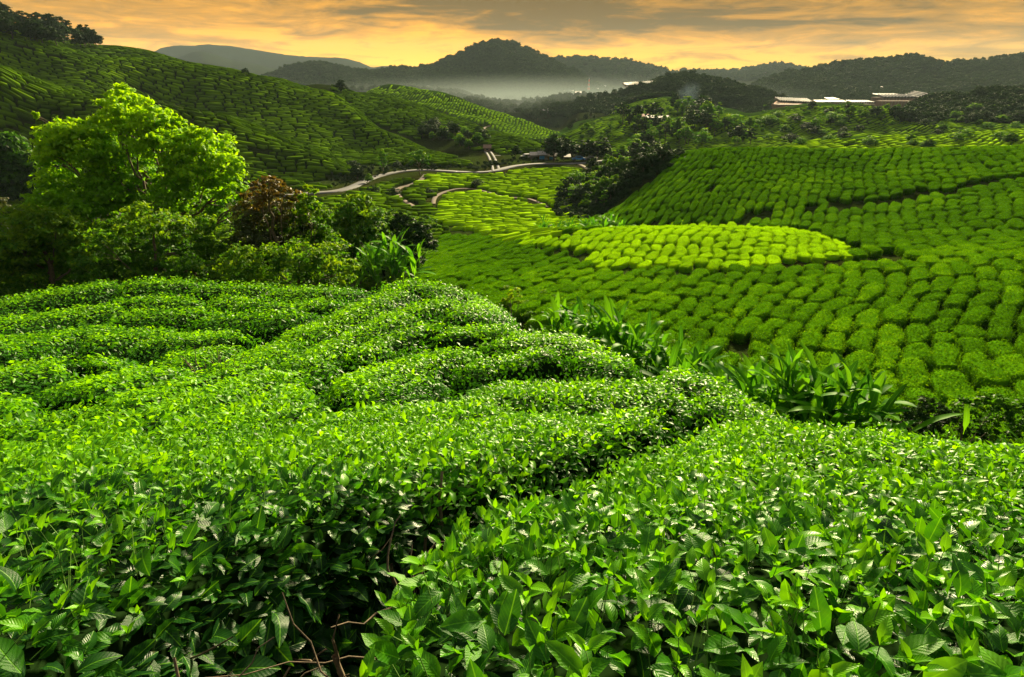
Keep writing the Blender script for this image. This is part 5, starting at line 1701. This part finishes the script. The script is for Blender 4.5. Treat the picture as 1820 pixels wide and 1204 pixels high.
def gingers():
    r = np.random.default_rng(77)
    # (px of clump, photo row of its leaf tips, distance)
    near = [(985, 545, 23), (1010, 532, 23), (1035, 522, 22), (1062, 535, 21.5), (1090, 530, 21), (1118, 540, 20), (1148, 548, 19.5), (1172, 556, 19), (1200, 562, 18), (1222, 578, 17), (1248, 582, 16.5), (1275, 590, 16), (1298, 606, 15),
            (1320, 632, 13.5), (1345, 622, 13.5), (1378, 630, 13), (1405, 636, 12.5), (1432, 645, 12), (1455, 640, 12), (1482, 655, 11.5), (1508, 662, 11.2), (1535, 690, 10.8), (1350, 650, 12.6), (1420, 668, 11.6), (1470, 690, 11), (1520, 715, 10.5), (1380, 665, 12), (1555, 700, 10.6)]
    extra = [(1000, 548, 22.5), (1050, 530, 21.5), (1080, 542, 21), (1105, 546, 20), (1135, 556, 19), (1160, 566, 18.5), (1190, 574, 18), (1212, 584, 17), (1240, 594, 16), (1262, 604, 15.5), (1285, 614, 15), (1310, 626, 14), (1335, 640, 13.2), (1362, 640, 12.8), (1392, 648, 12.2), (1420, 650, 12), (1445, 656, 11.8), (1470, 664, 11.5), (1498, 676, 11), (1522, 694, 10.6)]
    near = near + extra
    where = {0: 'banana plant at the upper left end of the gully clump', 13: 'banana plant at the start of the wide lower clump', 27: 'banana plant at the right end of the wide clump, next to the blue green shrub'}
    for i, (px, py, Y) in enumerate(near):
        x = float(w_at(px, py, Y)[0])
        z = float(gfast(np.array([x]), np.array([Y]))[0]); zt = float(w_at(px, py, Y)[2])
        H = float(np.clip(zt - z + (.3 if px < 1312 else .55), 1.2, 4.4))
        lab = where.get(i, 'broad leaved banana plant in the narrow upper part of the gully clump' if px < 1312 else 'broad leaved banana plant in the wide clump below, near the lower right')
        grp = None if i in where else ('upper banana plants in the gully' if px < 1312 else 'lower banana plants in the gully')
        ginger(x, Y, H, lab, grp, 26, r, 1.0 if px < 1312 else 1.3, leaf=1.35 if px < 1312 else 1.2)
    for px, py, Y, lab in [(1637, 688, 11.5, 'single banana plant with one upright pale leaf beyond the shrubs'), (1700, 745, 8.2, 'banana leaf pair standing before the green shrub'), (1668, 758, 7.5, 'small banana plant among the near tea leaves'), (1762, 745, 7.6, 'banana plant with a tall leaf near the right edge'), (1808, 765, 7, 'banana plant at the right edge above the near tea bush')]:
        x = float(w_at(px, py, Y)[0]); z = float(gfast(np.array([x]), np.array([Y]))[0]); zt = float(w_at(px, py, Y)[2])
        ginger(x, Y, float(np.clip(zt - z, .8, 3.2)), lab, None, 5, r, .6, leaf=.5)
    for i in range(16):
        px, py, Y = r.uniform(618, 735), 0, r.uniform(50, 58)
        py = 395 + abs(px - 690) * .35 + r.uniform(-4, 34)
        x = float(w_at(px, py, Y)[0]); z = float(gfast(np.array([x]), np.array([Y]))[0]); zt = float(w_at(px, py, Y)[2])
        ginger(x, Y, float(np.clip(zt - z, 2.2, 6.0)), 'banana plant in the dark clump right of the olive tree', 'banana plants left of the valley tea', 12, r, .9, leaf=2.4)
    for i in range(16):
        px = r.uniform(965, 1115); py = 392 + r.uniform(-3, 10) + (1040 - px) * .05; Y = r.uniform(84, 94)
        x = float(w_at(px, py, Y)[0]); z = float(gfast(np.array([x]), np.array([Y]))[0])
        ginger(x, Y, r.uniform(2.0, 3.2), 'banana plant in the strip behind the bright tea patch', 'banana plants behind the bright patch', 9, r, .9, leaf=2.0)


gingers()

# ------------------------------------------------------------------ buildings and small things
M_WHITE = plain('white_sheet', (0.26, 0.255, 0.25), .55, .08, 1.5)
M_GREYROOF = plain('weathered_roof', (0.30, 0.27, 0.25), .7, .3, 1.5)
M_BROWNROOF = plain('brown_thatch', (0.20, 0.13, 0.09), .9, .3, 3.0)
M_REDROOF = plain('red_roof', (0.36, 0.10, 0.06), .7, .2, 1.2)
M_BLUE = plain('blue_tarpaulin', (0.03, 0.22, 0.55), .5, .15, 2.0)
M_WALL = plain('pale_wall', (0.2, 0.195, 0.18), .8, .12, 1.5)
M_DARKW = plain('dark_opening', (0.03, 0.03, 0.03), .6, .2, 2.0)
M_POST = plain('timber', (0.22, 0.15, 0.10), .8, .3, 5.0)
M_PINK = plain('retaining_wall_stone', (0.20, 0.13, 0.10), .9, .2, .35)
M_REDP = plain('red_paint', (0.55, 0.07, 0.05), .5, .1, 2.0)
M_GLASSY = plain('plastic_film', (0.05, 0.05, 0.048), .3, .05, .4)


def far_Y(px, py, Y):
    if Y < 650: return Y
    return float(np.clip(hit(px, py, y0=250, y1=3300)[1][0], 250, 3000)) + 2.0


def box_np(x0, x1, y0, y1, z0, z1):
    V = [(x0, y0, z0), (x1, y0, z0), (x1, y1, z0), (x0, y1, z0), (x0, y0, z1), (x1, y0, z1), (x1, y1, z1), (x0, y1, z1)]
    F = [(0, 3, 2, 1), (4, 5, 6, 7), (0, 1, 5, 4), (1, 2, 6, 5), (2, 3, 7, 6), (3, 0, 4, 7)]
    return V, F


def boxes(name, bs, mat, parent):
    V, F = [], []
    for b in bs:
        v, f = box_np(*b)
        F += [tuple(i + len(V) for i in q) for q in f]; V += v
    return link(name, mesh_np(name, V, F, mat, smooth=False), parent)


def gable(name, x0, x1, y0, y1, z, h, mat, parent, over=.3, thick=.12):
    """pitched roof, ridge along x"""
    ym = (y0 + y1) / 2
    a = (y0 - over, z - .05); b = (ym, z + h); c = (y1 + over, z - .05)
    V = []
    for x in (x0 - over, x1 + over):
        V += [(x, a[0], a[1]), (x, b[0], b[1]), (x, c[0], c[1]), (x, a[0], a[1] - thick), (x, b[0], b[1] - thick), (x, c[0], c[1] - thick)]
    F = [(0, 1, 7, 6), (1, 2, 8, 7), (3, 9, 10, 4), (4, 10, 11, 5), (0, 6, 9, 3), (2, 5, 11, 8), (0, 3, 4, 1), (1, 4, 5, 2), (6, 7, 10, 9), (7, 8, 11, 10)]
    return link(name, mesh_np(name, V, F, mat, smooth=False), parent)


def root(name, px, py, Y, label, cat, group=None, rz=0.0, dz=0.0):
    Y = seat_Y(px, py, Y)
    x, _, zz = w_at(px, py, Y)
    z = float(gfast(np.array([float(x)]), np.array([float(Y)]))[0])
    e = D.objects.new(name, None); COL.objects.link(e)
    e.location = (float(x), Y, z + dz); e.rotation_euler = (0, 0, rz); e.empty_display_size = .5
    tag(e, label, cat, group)
    return e


def house(px, py, Y, wpx, hpx, label, roofm, wallm=M_WALL, rz=0.0, deep=5, name='house', cat='house', nw=3, group=None):
    Y = far_Y(px, py, Y) if Y >= 300 else Y
    e = root(name, px, py, Y, label, cat, group, rz)
    w = wpx * Y / FPX; h = hpx * Y / FPX * .62
    boxes('wall', [(-w / 2, w / 2, 0, deep, -1.5, h)], wallm, e)
    rf = gable('roof', -w / 2, w / 2, 0, deep, h, hpx * Y / FPX * .45, roofm, e, .4)
    for k in range(nw):
        cx = -w / 2 + w * (k + .5) / nw
        wd = min(.9, w / nw * .4)
        if k == nw // 2 and nw > 1:
            boxes('door', [(cx - wd / 2, cx + wd / 2, -.06, .04, 0.0, h * .78)], M_POST, e)
        else:
            f = boxes('window', [(cx - wd / 2 - .08, cx + wd / 2 + .08, -.05, .03, h * .34, h * .34 + .06), (cx - wd / 2 - .08, cx + wd / 2 + .08, -.05, .03, h * .75, h * .75 + .06),
                                 (cx - wd / 2 - .08, cx - wd / 2, -.05, .03, h * .34 + .06, h * .75), (cx + wd / 2, cx + wd / 2 + .08, -.05, .03, h * .34 + .06, h * .75)], M_WHITE, e)
            boxes('pane', [(cx - wd / 2, cx + wd / 2, -.02, .02, h * .34 + .06, h * .75)], M_DARKW, f)
    return e


def open_shed(px, py, Y, wpx, hpx, label, tarp=True):
    e = root('roadside_shed', px, py, Y, label, 'shed', 'sheds by the road end')
    w = wpx * Y / FPX; h = hpx * Y / FPX
    for sx in (-1, 1):
        for sy in (0, 3.4):
            boxes('post', [(sx * w / 2 - .07, sx * w / 2 + .07, sy - .07, sy + .07, -.8, h * .65)], M_POST, e)
    gable('roof', -w / 2, w / 2, 0, 3.4, h * .65, h * .35, M_GREYROOF, e, .4)
    boxes('back_wall', [(-w / 2 + .1, w / 2 - .1, 3.2, 3.3, -.5, h * .62)], M_WALL, e)
    if tarp:
        boxes('tarpaulin', [(-w / 2 + .15, w * .1, -.04, .0, h * .12, h * .5)], M_BLUE, e)
    boxes('counter', [(w * .12, w / 2 - .2, -.1, .5, -.3, h * .22)], M_WHITE, e)
    return e


open_shed(951, 284, 206, 13, 11, 'open shed with a grey roof and white counter, left of the two by the road', False)
open_shed(966, 285, 205, 15, 13, 'wider open shed with a bright blue tarpaulin wall')
open_shed(982, 285, 204, 12, 10, 'low shed with a blue sheet under the largest dark tree')
house(1008, 283, 222, 8, 6, 'little pale hut under the dark trees', M_GREYROOF, name='hut', cat='hut', nw=1)
house(866, 270, 205, 11, 11, 'small hut with a brown roof at the top of the twin track', M_BROWNROOF, M_POST, name='hut', cat='hut', deep=3.0, nw=1)
house(1138, 213, 400, 30, 8, 'long low building with a red brown roof among the knoll trees', M_REDROOF, M_POST, name='lodge', cat='building', nw=6, deep=8)
house(1170, 214, 405, 34, 6, 'low dark roofed building right of the red brown roofed one', M_GREYROOF, M_POST, name='lodge', cat='building', nw=6, deep=8)
house(1250, 207, 360, 11, 10, 'white house shining between the knoll trees', M_WHITE, M_WHITE, deep=6)
house(1226, 209, 365, 4, 4, 'tiny white hut left of the shining white house', M_WHITE, M_WHITE, name='hut', cat='hut', nw=1, deep=3)
house(1220, 262, 112, 8, 5, 'small pale hut on the left shoulder of the tea slope', M_GREYROOF, name='hut', cat='hut', nw=1, deep=2.5)


def sheet_car(px, py, Y, label, col, rz=0.0):
    e = root('parked_car', px, py, Y, label, 'car', 'cars parked by the road end', rz, .05)
    prof = [(-2.1, .35), (-2.1, .8), (-1.3, .95), (-.8, 1.45), (.9, 1.45), (1.5, .95), (2.1, .85), (2.1, .35)]
    V = [(x, s, z) for s in (-.85, .85) for x, z in prof]
    F = [(i, (i + 1) % 8, 8 + (i + 1) % 8, 8 + i) for i in range(8)]
    me = D.meshes.new('body'); me.from_pydata(V, [], F + [tuple(range(8))[::-1], tuple(range(8, 16))]); me.materials.append(col)
    link('body', me, e)
    boxes('window', [(-.7, .85, -.87, -.852, .98, 1.36)], M_DARKW, e)
    for x in (-1.35, 1.35):
        for s in (-.8, .8):
            V, F = tube([(x, s - .1, .33), (x, s + .1, .33)], [.33, .33], 12)
            n = len(V)
            V = np.concatenate([V, [(x, s - .1, .33), (x, s + .1, .33)]])
            F = [tuple(f) for f in F] + [(k, (k + 1) % 12, n, n) for k in range(12)]
            me = D.meshes.new('wheel'); me.from_pydata(V.tolist(), [], [f if len(set(f)) == 4 else f[:3] for f in F] + [(12 + k, n + 1, 12 + (k + 1) % 12) for k in range(12)]); me.materials.append(M_DARKW)
            link('wheel', me, e)


sheet_car(936, 282, 212, 'white car parked left of the open sheds', M_WHITE, .3)
sheet_car(1050, 286, 206, 'pale car parked under the right end of the dark trees', M_WHITE, 0)
sheet_car(1028, 286, 206, 'blue car parked under the middle of the dark trees', M_BLUE, .1)
e = root('storage_sheet', 884, 281, 200, 'pale blue plastic sheet lying on the tea by the track', 'sheet')
boxes('sheet', [(-1.1, 1.1, -.8, .8, .7, .78)], M_GLASSY, e)


# --- greenhouses: rows of white hoops
def greenhouse(px, py, Y, wpx, hpx, label, n=6, deep=14, group='white greenhouses', rise=0.0, rz=0.0, lift=0.0):
    Y = far_Y(px, py, Y)
    x, _, z0 = w_at(px, py, Y)
    g_ = float(gfast(np.array([float(x)]), np.array([float(Y)]))[0])
    e = D.objects.new('greenhouse', None); COL.objects.link(e)
    e.location = (float(x), Y, float(z0)); e.rotation_euler = (0, 0, rz); e.empty_display_size = .5
    tag(e, label, 'greenhouse', group)
    w = wpx * Y / FPX; h = hpx * Y / FPX
    bw = w / n
    drop = max(0.3, float(z0) - g_ + .5)
    for k in range(n):
        x0 = -w / 2 + k * bw
        V, F = [], []
        m = 7
        dz = rise * (k / max(1, n - 1) - .5)
        for yy in (0, deep):
            for q in range(m):
                th = math.pi * q / (m - 1)
                V.append((x0 + bw * .5 - bw * .47 * math.cos(th), yy, h * .55 + h * .45 * math.sin(th) + dz + (yy / deep) * h * .5))
        for q in range(m - 1):
            F.append((q, q + 1, m + q + 1, m + q))
        me = D.meshes.new('hoop_roof'); me.from_pydata(V, [], F + [tuple(range(m))[::-1], tuple(range(m, 2 * m))]); me.materials.append(M_GLASSY)
        link('hoop_roof', me, e)
        boxes('post', [(x0 - .12, x0 + .12, -.1, .1, -drop, h * .55 + dz)], M_WHITE, e)
    boxes('base', [(-w / 2, w / 2, -.05, deep, -drop, 0.02)], M_PINK, e)
    return e


greenhouse(1415, 190, 470, 56, 9, 'longest white greenhouse roof beside the brown retaining wall', 14, 12, rise=-1.0)
greenhouse(1478, 187, 480, 50, 5, 'low row of white greenhouse arches right of the longest one', 16, 7)
greenhouse(1484, 181, 560, 18, 4, 'small cream greenhouse behind the row of arches', 4, 12)
greenhouse(1535, 186, 500, 38, 4, 'thin white greenhouse row half hidden by bushes', 10, 12)
greenhouse(1598, 180, 520, 54, 7, 'bright white greenhouse under the dark wood on the right', 10, 10)
greenhouse(1590, 174, 600, 38, 4, 'upper white greenhouse behind the bright one on the right', 8, 20)
greenhouse(1640, 176, 540, 16, 6, 'tilted white greenhouse end beside the dark wood', 4, 20, rise=2.5)
greenhouse(1150, 155, 700, 72, 6, 'long white greenhouse on the shoulder of the scrub hill', 22, 16, rise=3.0)
greenhouse(1358, 131, 1800, 8, 1.6, 'tiny white greenhouse on the far hill', 4, 30)
greenhouse(1365, 141, 1500, 24, 1.2, 'thin white greenhouse strip in the far haze', 8, 30)
greenhouse(1560, 158, 850, 24, 3, 'small greenhouse low on the long right range', 6, 24)
greenhouse(763, 157, 700, 20, 3, 'white greenhouse behind the distant centre hill', 6, 20)
for px, py, Y, w_, h_, lb in [(1058, 162, 900, 12, 4, 'white village building left of the mast'), (1012, 166, 900, 16, 4, 'long white building in the misty village'), (1028, 169, 880, 10, 5, 'square pale building in the misty village'),
                             (1072, 158, 920, 10, 5, 'white village building right of the mast'), (970, 200, 700, 8, 5, 'pale house at the head of the misty valley'), (990, 202, 690, 6, 4, 'small pale house right of the valley head one'),
                             (1086, 160, 900, 8, 4, 'small white building at the edge of the misty village'), (996, 168, 900, 8, 3, 'low white shed in the misty village')]:
    house(px, py, Y, w_, h_, lb, M_WHITE, M_WALL, name='village_building', cat='building', deep=12, nw=4, group='buildings of the misty village')


# --- red and white lattice mast
def mast(px, py, hpx, Y):
    e = root('radio_mast', px, py, Y, 'thin red and white lattice mast over the misty village', 'mast')
    H = hpx * Y / FPX; n = 8
    z0 = -2.0
    for k in range(n):
        a, b = z0 + (H + 2) * k / n, z0 + (H + 2) * (k + 1) / n
        wa, wb = 1.6 * (1 - k / n) + .5, 1.6 * (1 - (k + 1) / n) + .5
        VV, FF, o = [], [], 0
        cs = [(-1, -1), (1, -1), (1, 1), (-1, 1)]
        for q in range(4):
            c, d = cs[q], cs[(q + 1) % 4]
            for p0, p1 in (((c[0] * wa, c[1] * wa, a), (c[0] * wb, c[1] * wb, b)), ((c[0] * wa, c[1] * wa, a), (d[0] * wb, d[1] * wb, b)), ((c[0] * wb, c[1] * wb, b), (d[0] * wb, d[1] * wb, b))):
                V, F = tube([p0, p1], [.22, .22], 4); VV.append(V); FF.append(F + o); o += len(V)
        link('section', mesh_np('section', np.concatenate(VV), np.concatenate(FF), M_REDP if k % 2 == 0 else M_WHITE), e)


mast(1046, 165, 28, 880)

# --- terraced retaining wall of the greenhouses
e = root('retaining_wall', 1420, 192, 455, 'stepped pinkish brown retaining wall under the longest greenhouse', 'wall')
x_, _, z_ = w_at(1418, 186, 455)
e.location = (float(x_), 455, float(z_))
w = 62 * 455 / FPX
VS = []
for k in range(7):
    ww = w * (1 - .09 * k)
    boxes('terrace_course', [(-w / 2 - .5 + .2 * k, -w / 2 + ww, -k * 1.1 - 1.0, 12 - k * 1.1, -1.55 * (k + 1), -1.55 * k - .004)], M_PINK, e)
hx, hy, hz = hit(1391, 188, y0=300, y1=700)
r_ = np.random.default_rng(3)
# bare cut bank of orange earth beside it
n = 26
u, v = np.meshgrid(np.linspace(0, 1, n), np.linspace(0, 1, 12))
pxs = 1384 + 66 * u; pys = 177 + 12 * v * (1 - .5 * u) + 2 * u
X3, Y3, Z3 = w_at(pxs, pys, 500 - 26 * v + 30 * u)
Z3 = Z3 + .7 * fbm(X3 / 3, Z3 / 3, 9)
Vb = np.stack([X3, Y3, Z3], -1).reshape(-1, 3)
ii = np.arange(n * 12).reshape(12, n)
Fb = np.stack([ii[:-1, :-1], ii[:-1, 1:], ii[1:, 1:], ii[1:, :-1]], -1).reshape(-1, 4)
nb_ = len(Vb)
Vk = Vb + np.array([0, 8, -3.0])
F2 = Fb[:, ::-1] + nb_
rim = list(ii[0]) + list(ii[1:, -1]) + list(ii[-1, ::-1][1:]) + list(ii[::-1, 0][1:-1])
Fr = [(rim[k], rim[(k + 1) % len(rim)], rim[(k + 1) % len(rim)] + nb_, rim[k] + nb_) for k in range(len(rim))]
link('earth_bank', mesh_np('earth_bank', np.concatenate([Vb, Vk]), np.concatenate([Fb, F2, np.array(Fr)]), M_EARTH), kind='structure')

# bare twigs among the near tea
def bare_twigs(px, py, lab):
    c = fghit([(px, py)])[0]
    z = float(FG(c[:1], c[1:2])[0])
    e = D.objects.new('bare_twigs', None); COL.objects.link(e); e.location = (c[0], c[1], z - .5); e.empty_display_size = .1
    tag(e, lab, 'twigs')
    r = np.random.default_rng(int(px))
    for k in range(22):
        b = (r.normal(0, .28), r.normal(0, .2), r.uniform(.42, .72))
        P = wiggle((b[0] * .5, b[1] * .5, 0), b, 7, .02, r)
        V, F = tube(P, np.linspace(.012, .004, 7), 5)
        link('twig', mesh_np('twig', V, F, M_TWIG), e)


bare_twigs(372, 652, 'bare brown twigs of a leafless tea bush on the left slope')

# ------------------------------------------------------------------ smoke over the knoll
def smoke():
    m, g = new_mat('smoke')
    tcn = g.n('ShaderNodeTexCoord')
    ns = g.n('ShaderNodeTexNoise', {'Vector': tcn.outputs['Object'], 'Scale': 1.6, 'Detail': 3.0})
    s = g.n('ShaderNodeVectorMath', {0: tcn.outputs['Object']}, operation='LENGTH')
    f = g.math('SUBTRACT', 1.0, g.smooth(s.outputs['Value'], .35, .95))
    d = g.math('MULTIPLY', g.math('MULTIPLY', f, g.smooth(ns.outputs[0], .35, .65)), 0.022)
    vol = g.n('ShaderNodeVolumePrincipled', {'Color': (.45, .62, .85, 1), 'Density': d, 'Anisotropy': .1})
    g.n('ShaderNodeOutputMaterial', {'Volume': vol.outputs[0]})
    bpy_me = D.meshes.new('smoke')
    import bmesh
    bm = bmesh.new(); bmesh.ops.create_icosphere(bm, subdivisions=3, radius=1.0)
    bm.to_mesh(bpy_me); bm.free(); bpy_me.materials.append(m)
    x, _, z = w_at(1222, 170, 430)
    o = link('smoke', bpy_me, kind='stuff', label='thin blue smoke drifting up from the wooded knoll')
    o.location = (float(x), 430, float(z)); o.scale = (13, 6, 10); o.rotation_euler = (0, -.7, 0)


smoke()

def mist():
    m, g = new_mat('mist')
    tcn = g.n('ShaderNodeTexCoord')
    s = g.n('ShaderNodeVectorMath', {0: tcn.outputs['Object']}, operation='LENGTH')
    f = g.math('SUBTRACT', 1.0, g.smooth(s.outputs['Value'], .2, .98))
    vol = g.n('ShaderNodeVolumePrincipled', {'Color': (.75, .90, .92, 1), 'Density': g.math('MULTIPLY', f, .0028), 'Anisotropy': 0.0})
    g.n('ShaderNodeOutputMaterial', {'Volume': vol.outputs[0]})
    import bmesh
    me = D.meshes.new('mist')
    bm = bmesh.new(); bmesh.ops.create_icosphere(bm, subdivisions=3, radius=1.0)
    bm.to_mesh(me); bm.free(); me.materials.append(m)
    x, _, z = w_at(960, 180, 780)
    o = link('mist', me, kind='stuff', label='white evening mist lying in the valley below the pointed mountain')
    o.location = (float(x), 800, -40); o.scale = (460, 230, 52)


mist()

# ------------------------------------------------------------------ the air
mh, g = new_mat('haze')
vol = g.n('ShaderNodeVolumePrincipled', {'Color': (.66, .84, .95, 1), 'Density': 0.00006, 'Anisotropy': 0.0})
g.n('ShaderNodeOutputMaterial', {'Volume': vol.outputs[0]})
V, F = box_np(-6200, 6200, -5400, 5400, -62, 262)
link('haze', mesh_np('haze', V, F, mh, smooth=False), kind='stuff', label='thin evening haze filling the valley')
